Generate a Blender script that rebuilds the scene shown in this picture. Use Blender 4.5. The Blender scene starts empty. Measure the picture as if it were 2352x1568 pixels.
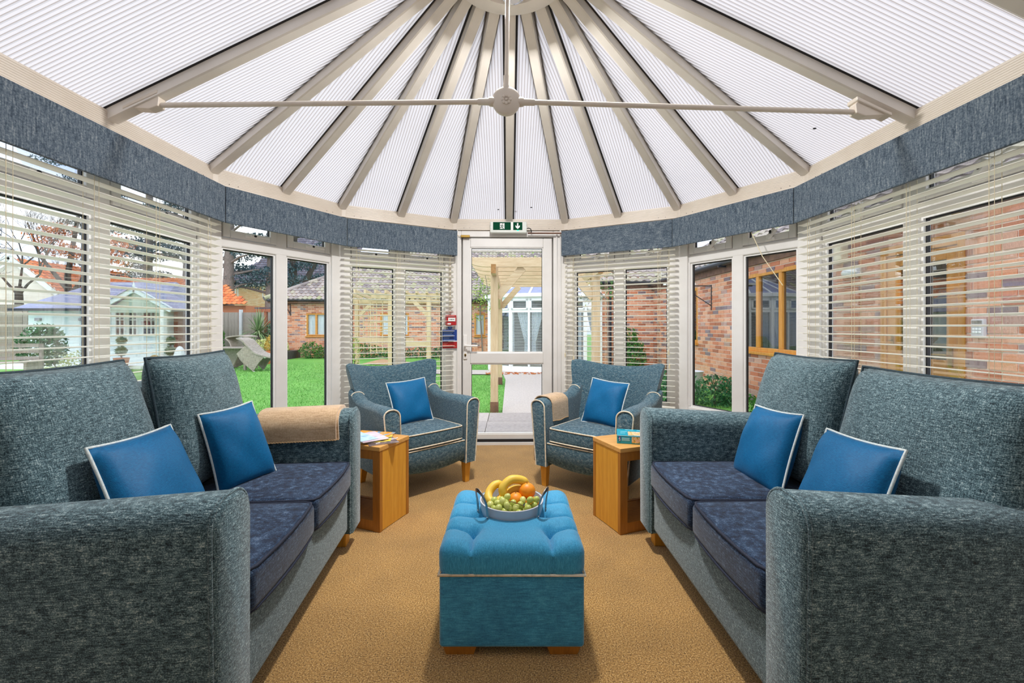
import bpy, math, random
from mathutils import Vector, Matrix
random.seed(7)
SC = bpy.context.scene
COL = SC.collection
# ------------------------------------------------------------------ camera, sky, exposure
CAMH = 1.19; F = 1000.0; HX, HY = 1173.0, 750.0        # focal length and vanishing point in 2352x1568 pixels
cam_d = bpy.data.cameras.new('camera'); cam = bpy.data.objects.new('camera', cam_d); COL.objects.link(cam)
cam.location = (0, 0, CAMH); cam.rotation_euler = (math.pi/2, 0, 0)
cam_d.sensor_width = 36; cam_d.lens = F/2352*36
cam_d.shift_x = (1176-HX)/2352; cam_d.shift_y = -(784-HY)/2352
cam_d.clip_start = .05; cam_d.clip_end = 300
SC.camera = cam
LAMP = 48.0        # watts of the spotlight in the roof hub
SC.view_settings.view_transform = 'Standard'; SC.view_settings.look = 'None'
SC.view_settings.gamma = 1; SC.view_settings.use_curve_mapping = False
SC.view_settings.exposure = 0.68
W = bpy.data.worlds.new('sky'); SC.world = W; W.use_nodes = True
nt = W.node_tree; nt.nodes.clear()
o = nt.nodes.new('ShaderNodeOutputWorld'); b = nt.nodes.new('ShaderNodeBackground')
tc = nt.nodes.new('ShaderNodeTexCoord'); n = nt.nodes.new('ShaderNodeTexNoise'); r = nt.nodes.new('ShaderNodeValToRGB')
mp = nt.nodes.new('ShaderNodeMapping'); mp.inputs['Scale'].default_value = (1, 1, 2.2)
n.inputs['Scale'].default_value = 3.2; n.inputs['Detail'].default_value = 5
r.color_ramp.elements[0].position = .36; r.color_ramp.elements[0].color = (.3, .46, .82, 1)
r.color_ramp.elements[1].position = .52; r.color_ramp.elements[1].color = (.96, .98, 1, 1)
nt.links.new(tc.outputs['Generated'], mp.inputs['Vector']); nt.links.new(mp.outputs[0], n.inputs['Vector'])
nt.links.new(n.outputs[0], r.inputs[0]); nt.links.new(r.outputs[0], b.inputs[0]); nt.links.new(b.outputs[0], o.inputs[0])
b.inputs[1].default_value = 1.5
sun_d = bpy.data.lights.new('sun', 'SUN'); sun_d.energy = 0.7; sun_d.angle = math.radians(35); sun_d.color = (1, .95, .88)
sun = bpy.data.objects.new('sun', sun_d); COL.objects.link(sun); sun.rotation_euler = (math.radians(38), math.radians(-14), 0)
SC.cycles.max_bounces = 10; SC.cycles.diffuse_bounces = 5; SC.cycles.transparent_max_bounces = 16
SC.cycles.use_denoising = True
SC.cycles.sample_clamp_indirect = 8

# ------------------------------------------------------------------ materials
MATS = {}
DIM = 1.0          # albedo scale for the hex swatches that follow
def hexc(s):
    s = s.lstrip('#'); c = [int(s[i:i+2], 16)/255 for i in (0, 2, 4)]
    return tuple((x/12.92 if x <= .04045 else ((x+.055)/1.055)**2.4) for x in c)
def c4(c):
    if isinstance(c, str): c = [x*DIM for x in hexc(c)]
    return (c[0], c[1], c[2], 1)
def newmat(name):
    m = bpy.data.materials.new(name); m.use_nodes = True; t = m.node_tree; t.nodes.clear()
    out = t.nodes.new('ShaderNodeOutputMaterial'); MATS[name] = m
    return m, t, out
def nd(t, kind, **kw):
    x = t.nodes.new('ShaderNode'+kind)
    for k, v in kw.items():
        if k in x.inputs: x.inputs[k].default_value = v
        else: setattr(x, k, v)
    return x
def ramp(t, src, stops):
    r = nd(t, 'ValToRGB'); cr = r.color_ramp
    while len(cr.elements) > 1: cr.elements.remove(cr.elements[-1])
    cr.elements[0].position, cr.elements[0].color = stops[0][0], c4(stops[0][1])
    for p, c in stops[1:]:
        e = cr.elements.new(p); e.color = c4(c)
    t.links.new(src, r.inputs[0]); return r.outputs[0]
def coord(t, scale=(1, 1, 1), kind='Object', rot=(0, 0, 0)):
    tc = nd(t, 'TexCoord'); mp = nd(t, 'Mapping', Scale=scale, Rotation=rot)
    t.links.new(tc.outputs[kind], mp.inputs['Vector']); return mp.outputs[0]
def noise(t, scale=(1, 1, 1), s=1.0, detail=3, rough=.55, kind='Object', rot=(0, 0, 0)):
    n = nd(t, 'TexNoise', Scale=s, Detail=detail, Roughness=rough)
    t.links.new(coord(t, scale, kind, rot), n.inputs['Vector']); return n.outputs[0]
def mixc(t, fac, a, b, blend='MIX'):
    m = nd(t, 'Mix', data_type='RGBA', blend_type=blend)
    for s, k in ((fac, 0), (a, 6), (b, 7)):
        if hasattr(s, 'links') or hasattr(s, 'is_linked'): t.links.new(s, m.inputs[k])
        elif k == 0: m.inputs[0].default_value = s
        else: m.inputs[k].default_value = c4(s)
    return m.outputs[2]
def rnd(t):
    oi = nd(t, 'ObjectInfo'); ge = nd(t, 'NewGeometry'); a = nd(t, 'Math', operation='ADD'); f = nd(t, 'Math', operation='FRACT')
    t.links.new(oi.outputs['Random'], a.inputs[0]); t.links.new(ge.outputs['Random Per Island'], a.inputs[1]); t.links.new(a.outputs[0], f.inputs[0])
    return f.outputs[0]
def finish(t, out, col, rough=.5, bump=None, bstr=.3, bdist=.002, metallic=0, spec=.5, sheen=0, coat=0):
    p = nd(t, 'BsdfPrincipled'); p.inputs['Roughness'].default_value = rough; p.inputs['Metallic'].default_value = metallic
    p.inputs['Specular IOR Level'].default_value = spec
    p.inputs['Sheen Weight'].default_value = sheen; p.inputs['Coat Weight'].default_value = coat
    if hasattr(col, 'is_linked'): t.links.new(col, p.inputs['Base Color'])
    else: p.inputs['Base Color'].default_value = c4(col)
    if bump is not None:
        bp = nd(t, 'Bump', Strength=bstr, Distance=bdist); t.links.new(bump, bp.inputs['Height']); t.links.new(bp.outputs[0], p.inputs['Normal'])
    t.links.new(p.outputs[0], out.inputs[0]); return p
def plain(name, c1, c2=None, s=6, rough=.5, stretch=(1, 1, 1), bump=0, bdist=.003, detail=4, lo=.35, hi=.65, kind='Object', **kw):
    m, t, out = newmat(name)
    if c2 is None and not bump: finish(t, out, c1, rough, **kw); return m
    n = noise(t, stretch, s, detail, kind=kind)
    col = ramp(t, n, [(lo, c1), (hi, c2 or c1)])
    finish(t, out, col, rough, n if bump else None, bump, bdist, **kw); return m
def varied(name, stops, rough=.8, grain=.25, s=60, bump=.4, bdist=.003, **kw):
    m, t, out = newmat(name)
    base = ramp(t, rnd(t), stops); n = noise(t, (1, 1, 1), s, 4)
    dk = ramp(t, n, [(.3, (1-grain,)*3), (.7, (1+grain*.35,)*3)])
    finish(t, out, mixc(t, 1.0, base, dk, 'MULTIPLY'), rough, n, bump, bdist, **kw); return m
def fabric(name, cols, su=1.0, vertical=False, rough=.9, sheen=.25, fine=.5, patch=None):
    # slubbed weave: long streaks across, fine threads along, both as colour of the yarn and as relief
    m, t, out = newmat(name)
    hi, lo = 560*su, 60*su
    st = (hi, hi, lo) if vertical else (lo, lo, hi)
    a = noise(t, st, 1, 2); b = noise(t, (420*su, 420*su, 420*su), 1, 2); c = noise(t, (lo*1.0, hi, lo*1.0) if not vertical else (hi, lo, lo), 1, 2)
    m1 = nd(t, 'Math', operation='MULTIPLY_ADD'); m1.inputs[1].default_value = .42
    m2 = nd(t, 'Math', operation='MULTIPLY_ADD'); m2.inputs[1].default_value = fine
    t.links.new(a, m1.inputs[0]); 
    m3 = nd(t, 'Math', operation='MULTIPLY'); m3.inputs[1].default_value = .25; t.links.new(c, m3.inputs[0]); t.links.new(m3.outputs[0], m1.inputs[2])
    t.links.new(b, m2.inputs[0]); t.links.new(m1.outputs[0], m2.inputs[2])
    v = nd(t, 'Math', operation='DIVIDE'); v.inputs[1].default_value = .67+fine; t.links.new(m2.outputs[0], v.inputs[0])
    col = ramp(t, v.outputs[0], [(.36, cols[0]), (.47, cols[1]), (.56, cols[2]), (.66, cols[3] if len(cols) > 3 else cols[2])])
    if patch:
        pn = noise(t, (1, 1, 1), 5, 3); col = mixc(t, 1.0, col, ramp(t, pn, [(.3, patch[0]), (.7, patch[1])]), 'MULTIPLY')
    finish(t, out, col, rough, v.outputs[0], .5, .002, sheen=sheen, spec=.2); return m

fabric('sofa_weave', ['#121e25', '#3a5159', '#6d888f', '#c2cfce'], .8)
fabric('chair_weave', ['#10222b', '#325060', '#597a88', '#bfb296'], .9)
fabric('pelmet_cloth', ['#333f4c', '#4f5c69', '#68737d', '#8a9296'], .35, vertical=True, sheen=.1)
fabric('pelmet_cloth_turned', ['#333f4c', '#4f5c69', '#68737d', '#8a9296'], .35, sheen=.1)
fabric('navy_chenille', ['#0b1524', '#1a2a42', '#314862', '#66788f'], .55, sheen=.2, fine=.35, patch=((.72, .74, .8), (1.2, 1.18, 1.16)))
fabric('teal_satin', ['#004a78', '#005888', '#006496', '#0571a4'], 1.5, rough=.5, sheen=.05, fine=.3)
fabric('ottoman_velvet', ['#237ba3', '#2e8db8', '#3d9fca', '#57b0d6'], .9, vertical=True, rough=.55, sheen=.3, fine=.3)
fabric('ottoman_body', ['#25719a', '#3187b2', '#3d99c2', '#53abd0'], .5, rough=.6, sheen=.4, fine=.3, patch=((.75, .78, .8), (1.1, 1.08, 1.06)))
fabric('blanket_fleece', ['#b08f6c', '#c3a27d', '#cfb08b', '#dabd99'], .35, sheen=.5)
plain('blanket_hem', '#d8b585', '#8f6f4a', 300, .9)
plain('piping_white', '#d7dcd8', '#b9c6c8', 120, .7)
plain('piping_cream', '#e6d9c2', '#a9a698', 40, .7, lo=.45, hi=.75)
plain('piping_dark', '#1f3038', '#31464f', 200, .8)
plain('piping_navy', '#161d2e', '#232c42', 200, .8)
plain('upvc', '#ebe9e6', '#e2dfdb', 3, .35)
plain('upvc_cream', '#dfd5c8', '#d2c6b7', 2.5, .4)
plain('upvc_roof', '#e2dcd4', '#d6cfc6', 3, .45)
plain('upvc_bright', '#f0efed', None, rough=.35)
plain('gasket', '#1b1b1f', None, rough=.6)
plain('slat', '#f6f3ea', '#f0ede0', 4, .45)
plain('cord', '#e2d5b4', None, rough=.8)
plain('handle_white', '#efece8', None, rough=.3)
plain('house_brick', '#cbc8c4', '#bdb9b4', 14, .9)
plain('black_plastic', '#16161a', None, rough=.4)
plain('chrome', '#c9ccd2', None, rough=.12, metallic=1)
plain('brass', '#b0904a', None, rough=.3, metallic=1)
plain('steel', '#7c7d80', '#a5a4a2', 30, .35, metallic=.9)
plain('enamel_grey', '#c9c8cd', '#bfbec4', 5, .4)
plain('tie_paint', '#ded4c8', '#d3c8ba', 6, .4)
plain('red_plastic', '#b3161c', None, rough=.35)
plain('sign_red', '#a81616', None, rough=.5)
plain('sign_blue', '#123a86', None, rough=.5)
plain('sign_text', '#7f9fd0', None, rough=.6)
plain('sign_text_red', '#d98a78', None, rough=.6)
plain('sign_green', '#02432a', None, rough=.75, spec=.1)
plain('white_print', '#e9ebe8', None, rough=.5)
plain('lens_clear', '#d5d9d2', None, rough=.2)
def emit(name, c, st):
    m, t, out = newmat(name); e = nd(t, 'Emission'); e.inputs[0].default_value = c4(c); e.inputs[1].default_value = st; t.links.new(e.outputs[0], out.inputs[0])
emit('led_green', '#22ff8a', 3.0)
def wood(name, a, b, c, axis=(40, 40, 2.5), rough=.45, coat=.15):
    m, t, out = newmat(name); n = noise(t, axis, 1, 5, .6); n2 = noise(t, tuple(x*5 for x in axis), 1, 2)
    col = mixc(t, .35, ramp(t, n, [(.32, a), (.5, b), (.68, c)]), ramp(t, n2, [(.35, a), (.65, c)]))
    finish(t, out, col, rough, n, .12, .001, coat=coat)
wood('oak_upright', '#c98a2c', '#d9992f', '#e2a63f')
wood('oak_along', '#c58a3f', '#d59d52', '#e0ad66', (3, 60, 60))
wood('oak_dark', '#9a5f1c', '#ab6d22', '#b87a2d')
wood('orange_joinery', '#c07a22', '#d08a2c', '#dc9a3c', (30, 30, 3))
wood('new_pine', '#c2a580', '#d2b995', '#decaa9', (3, 30, 30), .7, 0)
wood('new_pine_upright', '#bd9f78', '#cfb48f', '#dac5a2', (25, 25, 2), .7, 0)
wood('pine_end', '#8d6335', '#a87a48', '#b98c58', (30, 30, 30), .8, 0)
wood('weathered_wood', '#7d736c', '#918780', '#a59a91', (20, 20, 1.5), .85, 0)
wood('red_timber', '#8b4a34', '#a35a3f', '#b16a4c', (20, 20, 1.5), .8, 0)
# carpet: tufted brown pile
m, t, out = newmat('carpet'); a = noise(t, (1, 1, 1), 190, 3, .7); b = noise(t, (1, 1, 1), 480, 2); c = noise(t, (1, 1, 1), 3, 3)
col = ramp(t, a, [(.36, '#5e3f1c'), (.46, '#ab7f42'), (.55, '#cb9c57'), (.64, '#ecca8e')])
col = mixc(t, 1.0, col, ramp(t, c, [(.3, (.8, .8, .8)), (.7, (1.08, 1.08, 1.08))]), 'MULTIPLY')
finish(t, out, col, .95, a, .8, .006, sheen=.3, spec=.1)
# multiwall polycarbonate: milky sheet, grimy flute lines are a second material on their own faces
def poly(name, tr, df, fac):
    m, t, out = newmat(name); a = nd(t, 'BsdfTranslucent'); b = nd(t, 'BsdfDiffuse'); g = nd(t, 'BsdfGlossy', Roughness=.25)
    n = noise(t, (1.2, 1.2, 1.2), 1.5, 3)
    cc = ramp(t, n, [(.3, tuple(x*.95 for x in hexc(tr))), (.7, tr)]); t.links.new(cc, a.inputs[0]); b.inputs[0].default_value = c4(df)
    x = nd(t, 'MixShader'); x.inputs[0].default_value = fac; t.links.new(a.outputs[0], x.inputs[1]); t.links.new(b.outputs[0], x.inputs[2])
    y = nd(t, 'MixShader'); y.inputs[0].default_value = .03; t.links.new(x.outputs[0], y.inputs[1]); t.links.new(g.outputs[0], y.inputs[2])
    t.links.new(y.outputs[0], out.inputs[0])
poly('polycarbonate', '#c2bcb9', '#ece6e2', .12)
poly('polycarbonate_rib', '#a1978f', '#ada094', .22)
poly('polycarbonate_rim', '#a8998e', '#b8a48f', .25)
def glass(name, tint=(1, 1, 1), refl=1.0, rough=0.0):
    m, t, out = newmat(name); tr = nd(t, 'BsdfTransparent'); tr.inputs[0].default_value = c4(tint); g = nd(t, 'BsdfGlossy', Roughness=rough)
    fr = nd(t, 'Fresnel', IOR=1.45); mu = nd(t, 'Math', operation='MULTIPLY'); mu.inputs[1].default_value = refl; t.links.new(fr.outputs[0], mu.inputs[0])
    x = nd(t, 'MixShader'); t.links.new(mu.outputs[0], x.inputs[0]); t.links.new(tr.outputs[0], x.inputs[1]); t.links.new(g.outputs[0], x.inputs[2]); t.links.new(x.outputs[0], out.inputs[0])
glass('glass', (.97, .985, .98), .55); glass('glass_dark', (.8, .82, .84), 2.6, .01)
DIM = 1.1
varied('brick', [(0, '#a5654b'), (.18, '#c67a5a'), (.4, '#d18c6c'), (.6, '#dca07f'), (.82, '#d0a28d'), (.93, '#93787a'), (1, '#7d6a70')], .9)
varied('brick_buff', [(0, '#efc08e'), (.5, '#f5cfa2'), (1, '#fadfbd')], .9)
plain('mortar', '#f0e4d6', '#e4d5c5', 30, .95, bump=.3)
plain('mortar_buff', '#d5c3a2', None, rough=.95)
varied('roof_tile', [(0, '#73696a'), (.3, '#8f8583'), (.6, '#a89b96'), (.9, '#a29d88'), (1, '#9b9d74')], .9, .35, 25)
varied('roof_tile_dark', [(0, '#4e4c59'), (.6, '#615f6d'), (1, '#75737e')], .85, .2, 20)
varied('roof_tile_orange', [(0, '#b85a32'), (.5, '#d0713f'), (1, '#dd8a55')], .85, .3, 20)
plain('gutter', '#20242e', None, rough=.35)
plain('fascia_brown', '#5b3d31', '#7a5744', 10, .7)
plain('white_paint', '#eef1f2', '#e3e7e8', 3, .6)
plain('pale_blue_paint', '#dbe7ea', '#cfdfe4', 4, .6, stretch=(1, 1, 14))
plain('sage_paint', '#9fb0a4', '#aebdb0', 5, .7)
plain('felt_roof', '#7c82a0', '#8f93b0', 8, .9, stretch=(1, 1, 8))
plain('render_white', '#e6dcd6', '#d9cdc7', 2, .9)
m, t, out = newmat('lawn'); a = noise(t, (1, 1, 1), 60, 4, .7); c = noise(t, (1, 1, 1), .9, 3)
col = mixc(t, 1.0, ramp(t, a, [(.3, '#48792f'), (.5, '#659a4a'), (.7, '#8ab86c')]), ramp(t, c, [(.3, (.8, .86, .75)), (.7, (1.12, 1.1, 1.0))]), 'MULTIPLY')
finish(t, out, col, .9, a, .6, .02, spec=.15)
varied('grass_blade', [(0, '#5c9440'), (.5, '#78ae58'), (1, '#9cc477')], .8, .15, 10, 0)
plain('tarmac', '#a89d98', '#c4bab3', 45, .9, bump=.3, lo=.3, hi=.7)
varied('paving', [(0, '#a09693'), (1, '#b8ada7')], .85, .2, 25)
plain('gravel', '#b89470', '#8f7355', 30, .95, bump=.5)
def leaf(name, stops):
    m, t, out = newmat(name); base = ramp(t, rnd(t), stops); p = nd(t, 'BsdfPrincipled', Roughness=.55); t.links.new(base, p.inputs['Base Color'])
    p.inputs['Specular IOR Level'].default_value = .3
    tr = nd(t, 'BsdfTranslucent'); t.links.new(base, tr.inputs[0]); x = nd(t, 'MixShader'); x.inputs[0].default_value = .25
    t.links.new(p.outputs[0], x.inputs[1]); t.links.new(tr.outputs[0], x.inputs[2]); t.links.new(x.outputs[0], out.inputs[0])
leaf('leaf_cedar', [(0, '#2c3f46'), (.5, '#415860'), (1, '#66797c')])
leaf('leaf_green', [(0, '#2c5a24'), (.5, '#3f7a30'), (1, '#6b9a4a')])
leaf('leaf_shrub', [(0, '#1f4a2a'), (.6, '#357043'), (1, '#5d9160')])
leaf('leaf_pale', [(0, '#a7b464'), (.5, '#cbd08e'), (1, '#e2e2b4')])
leaf('leaf_gold', [(0, '#a88428'), (1, '#cfae4c')])
leaf('leaf_autumn', [(0, '#b3551f'), (.5, '#d0702c'), (1, '#d99150')])
leaf('leaf_yucca', [(0, '#4a6a44'), (.5, '#6d8c5c'), (1, '#a3b888')])
leaf('leaf_vine', [(0, '#5f8a35'), (.5, '#8aa84a'), (1, '#b3bd68')])
plain('bark', '#8a7d78', '#6a5f5a', 8, .95, stretch=(6, 6, 1), bump=.6, bdist=.02)
plain('bark_dark', '#544a45', '#3d3633', 8, .95, stretch=(6, 6, 1), bump=.6, bdist=.02)
plain('terracotta', '#c5764e', '#b9683f', 6, .85)
m, t, out = newmat('rattan'); a = noise(t, (90, 90, 8), 1, 2); b2 = noise(t, (8, 8, 110), 1, 2)
finish(t, out, mixc(t, .5, ramp(t, a, [(.35, '#6e645c'), (.65, '#b0a598')]), ramp(t, b2, [(.35, '#6e645c'), (.65, '#b0a598')])), .6, b2, .8, .01)
plain('curtain', '#e6ebf2', '#cfd7e4', 6, .9, stretch=(6, 6, .5))
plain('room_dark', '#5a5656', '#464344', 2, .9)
DIM = 1.0
plain('cream_box', '#efe2c6', None, rough=.5)
plain('banana', '#e9b92e', '#f0cb52', 14, .5, lo=.3, hi=.7)
plain('banana_tip', '#4c3617', None, rough=.8)
plain('orange_peel', '#f08a0a', '#f59a1c', 90, .45, bump=.25, bdist=.002)
m, t, out = newmat('grape'); p = finish(t, out, ramp(t, rnd(t), [(0, '#b3bd55'), (.5, '#c3cc6c'), (1, '#d3d480')]), .28); p.inputs['Subsurface Weight'].default_value = .25; p.inputs['Subsurface Radius'].default_value = (.01, .012, .004)
p.inputs['Subsurface Scale'].default_value = .5
plain('grape_stem', '#6b4a20', None, rough=.8)
plain('box_teal', '#0f93ac', '#16a0b8', 3, .35)
plain('box_edge', '#9fd6e6', None, rough=.35)
plain('box_navy', '#1c2a7c', None, rough=.4)
plain('box_text', '#a8dbe4', None, rough=.5)
plain('box_dot', '#e07a9a', None, rough=.5)
m, t, out = newmat('box_picture'); a = noise(t, (1, 1, 1), 55, 3); finish(t, out, ramp(t, a, [(.3, '#5a6b2c'), (.42, '#d8a84c'), (.5, '#f2d9b0'), (.58, '#e2915f'), (.68, '#f6f1ea'), (.75, '#7a8a4a')]), .4)
for nm, st in (('cover_orange', [(.35, '#e88a2a'), (.5, '#f0b04a'), (.62, '#2aa5e0'), (.7, '#f4e8a0')]), ('cover_blue', [(.35, '#a9d3ee'), (.55, '#cfe6f5'), (.7, '#4f9ccc')]),
               ('cover_yellow', [(.35, '#e8c02a'), (.5, '#f2dc6a'), (.6, '#3a3230'), (.7, '#f4f0e0')]), ('cover_pink', [(.35, '#dcbfd0'), (.55, '#efe3ec'), (.68, '#a08aa8')]),
               ('cover_dark', [(.35, '#5a4a4a'), (.55, '#8a7878'), (.7, '#e8e4e8')])):
    m, t, out = newmat(nm); a = noise(t, (1, 2.5, 1), 9, 2); finish(t, out, ramp(t, a, st), .35)
plain('paper', '#eeeaf0', None, rough=.6)

# ------------------------------------------------------------------ mesh helpers
class G:
    def __init__(s): s.v = []; s.f = []; s.m = []; s.k = 0
    def add(s, vs, fs):
        b = len(s.v); s.v += [tuple(p) for p in vs]
        for f in fs: s.f.append([i+b for i in f]); s.m.append(s.k)
        return s
    def box(s, x0, x1, y0, y1, z0, z1, M=None):
        vs = [Vector((x, y, z)) for z in (z0, z1) for y in (y0, y1) for x in (x0, x1)]
        if M: vs = [M @ p for p in vs]
        return s.add(vs, [(0, 2, 3, 1), (4, 5, 7, 6), (0, 1, 5, 4), (2, 6, 7, 3), (0, 4, 6, 2), (1, 3, 7, 5)])
    def beam(s, a, b, w, h, up=(0, 0, 1)):
        a, b = Vector(a), Vector(b); d = (b-a).normalized(); sd = d.cross(Vector(up)).normalized(); u = sd.cross(d)
        vs = [p+sd*w/2*i+u*h/2*j for p in (a, b) for i, j in ((-1, -1), (1, -1), (1, 1), (-1, 1))]
        return s.add(vs, [(0, 1, 2, 3), (7, 6, 5, 4), (0, 4, 5, 1), (1, 5, 6, 2), (2, 6, 7, 3), (3, 7, 4, 0)])
    def prism(s, poly, d):
        # poly: 3D points of a flat outline, d: extrusion vector
        n = len(poly); d = Vector(d); vs = [Vector(p) for p in poly]; vs += [p+d for p in vs]
        return s.add(vs, [tuple(range(n))[::-1], tuple(range(n, 2*n))]+[(i, (i+1) % n, n+(i+1) % n, n+i) for i in range(n)])
    def tube(s, pts, r, n=8, closed=False, flat=1.0):
        pts = [Vector(p) for p in pts]; L = len(pts); rr = r if isinstance(r, (list, tuple)) else [r]*L
        vs = []; fs = []; prev = None
        for i, p in enumerate(pts):
            a = pts[(i-1) % L] if (closed or i) else p; c = pts[(i+1) % L] if (closed or i < L-1) else p
            d = (c-a).normalized() if (c-a).length > 1e-9 else Vector((0, 0, 1))
            if prev is None: u = d.orthogonal().normalized()
            else: u = (prev-d*prev.dot(d)); u = u.normalized() if u.length > 1e-6 else d.orthogonal().normalized()
            prev = u; w = d.cross(u)
            for k in range(n): t = 2*math.pi*k/n; vs.append(p+(u*math.cos(t)+w*math.sin(t)*flat)*rr[i])
        for i in range(L if closed else L-1):
            j = (i+1) % L
            for k in range(n): fs.append((i*n+k, i*n+(k+1) % n, j*n+(k+1) % n, j*n+k))
        if not closed: fs += [tuple(range(n))[::-1], tuple(range((L-1)*n, L*n))]
        return s.add(vs, fs)
    def lathe(s, prof, n=24, c=(0, 0, 0), M=None):
        vs = []; fs = []
        for r, z in prof:
            for k in range(n):
                t = 2*math.pi*k/n; p = Vector((r*math.cos(t), r*math.sin(t), z))
                p = M @ p if M else p; vs.append(p+Vector(c))
        for i in range(len(prof)-1):
            for k in range(n): fs.append((i*n+k, i*n+(k+1) % n, (i+1)*n+(k+1) % n, (i+1)*n+k))
        if prof[0][0] > 1e-5: fs.append(tuple(range(n))[::-1])
        if prof[-1][0] > 1e-5: fs.append(tuple(range((len(prof)-1)*n, len(prof)*n)))
        return s.add(vs, fs)
    def ball(s, c, r, n=12, sc=(1, 1, 1), M=None):
        pr = [(max(1e-6, r*math.sin(math.pi*i/n)), -r*math.cos(math.pi*i/n)) for i in range(n+1)]
        Mm = Matrix.Diagonal((*sc, 1)); Mm = M @ Mm if M else Mm
        return s.lathe(pr, n+4, c, Mm)
    def soft(s, c, size, r, n=6, rs=4, fn=None):
        h = [x/2 for x in size]; r = min(r, min(h)*.999); nn = n if isinstance(n, tuple) else (n,)*3
        ax = []
        for k in range(3):
            i = h[k]-r; a = [-h[k]+r*q/rs for q in range(rs)]+[-i+2*i*q/nn[k] for q in range(nn[k]+1)]+[h[k]-r*(rs-1-q)/rs for q in range(rs)]
            ax.append(a)
        idx = {}; vs = []; fs = []
        def vert(p):
            key = tuple(round(x, 6) for x in p)
            if key not in idx:
                q = Vector(p); inn = Vector([max(-(h[k]-r), min(h[k]-r, q[k])) for k in range(3)]); d = q-inn
                nrm = Vector((0, 0, 0))
                if d.length > 1e-9:
                    # map the cube corner region onto the rounding
                    m = max(abs(x) for x in d); d = d.normalized()*m if r > 0 else d; nrm = d.normalized()
                q = inn+d
                if fn: q = fn(q, nrm)
                idx[key] = len(vs); vs.append(q+Vector(c))
            return idx[key]
        for k in range(3):
            a, b = (k+1) % 3, (k+2) % 3
            for sg in (-1, 1):
                for i in range(len(ax[a])-1):
                    for j in range(len(ax[b])-1):
                        q = []
                        for (ii, jj) in ((i, j), (i+1, j), (i+1, j+1), (i, j+1)):
                            p = [0, 0, 0]; p[k] = sg*h[k]; p[a] = ax[a][ii]; p[b] = ax[b][jj]; q.append(vert(p))
                        fs.append(q if sg > 0 else q[::-1])
        return s.add(vs, fs)
    def mirror(s, sx):
        if sx < 0: s.v = [(-x, y, z) for x, y, z in s.v]; s.f = [f[::-1] for f in s.f]
        return s
    def mesh(s, name, mats, smooth=None):
        me = bpy.data.meshes.new(name); me.from_pydata(s.v, [], s.f); mats = mats if isinstance(mats, (list, tuple)) else [mats]
        for m in mats: me.materials.append(MATS[m])
        if len(mats) > 1: me.polygons.foreach_set('material_index', s.m)
        if smooth is not None:
            me.polygons.foreach_set('use_smooth', [True]*len(me.polygons))
            if smooth < 179: me.set_sharp_from_angle(angle=math.radians(smooth))
        me.update(); return me
    def build(s, name, mats, parent=None, smooth=None, bevel=0, loc=None, rotz=None):
        o = bpy.data.objects.new(name, s.mesh(name, mats, smooth)); COL.objects.link(o); o.parent = parent
        if bevel:
            md = o.modifiers.new('bevel', 'BEVEL'); md.width = bevel; md.segments = 2; md.limit_method = 'ANGLE'; md.angle_limit = math.radians(40)
        if loc: o.location = loc
        if rotz: o.rotation_euler[2] = rotz
        return o
def tag(o, label, cat, group=None, kind=None):
    o['label'] = label; o['category'] = cat
    if group: o['group'] = group
    if kind: o['kind'] = kind
    return o
def thing(name, label, cat, loc=(0, 0, 0), rotz=0, group=None, kind=None):
    o = bpy.data.objects.new(name, None); COL.objects.link(o); o.location = loc; o.rotation_euler = (0, 0, rotz); o.empty_display_size = .1
    return tag(o, label, cat, group, kind)
def share(name, me, parent, loc=(0, 0, 0), rot=(0, 0, 0), scale=(1, 1, 1)):
    o = bpy.data.objects.new(name, me); COL.objects.link(o); o.parent = parent; o.location = loc; o.rotation_euler = rot; o.scale = scale
    return o
def B(x0, x1, y0, y1, z0, z1): return G().box(x0, x1, y0, y1, z0, z1)
def px(p):
    return (HX+p[0]/p[1]*F, HY-(p[2]-CAMH)/p[1]*F) if p[1] > .05 else (9e9, 9e9)
def at(x, y, Y): return ((x-HX)/F*Y, Y, CAMH+(HY-y)/F*Y)
# ------------------------------------------------------------------ room shell
PL = [(-2.01, -.5), (-2.01, 1.475), (-2.01, 2.944), (-1.49, 3.85), (-.57, 4.365), (.545, 4.385), (1.485, 3.885), (2.015, 2.975), (2.015, 1.55), (2.015, -.5)]
EB, ET = 2.161, 2.27; HUB = Vector((0, 2.2, 3.235)); SLOPE = .48
gf = G(); gf.prism([(x*1.03, y*1.02, -.12) for x, y in PL], (0, 0, .12))
fl = gf.build('floor', 'carpet'); tag(fl, 'brown tufted carpet covering the sunroom floor', 'floor', kind='structure')
facet = []
for i in range(9):
    A, Bp = Vector((*PL[i], 0)), Vector((*PL[i+1], 0)); d = Bp-A
    facet.append((A, Bp, d.length, math.atan2(d.y, d.x)))
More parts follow.
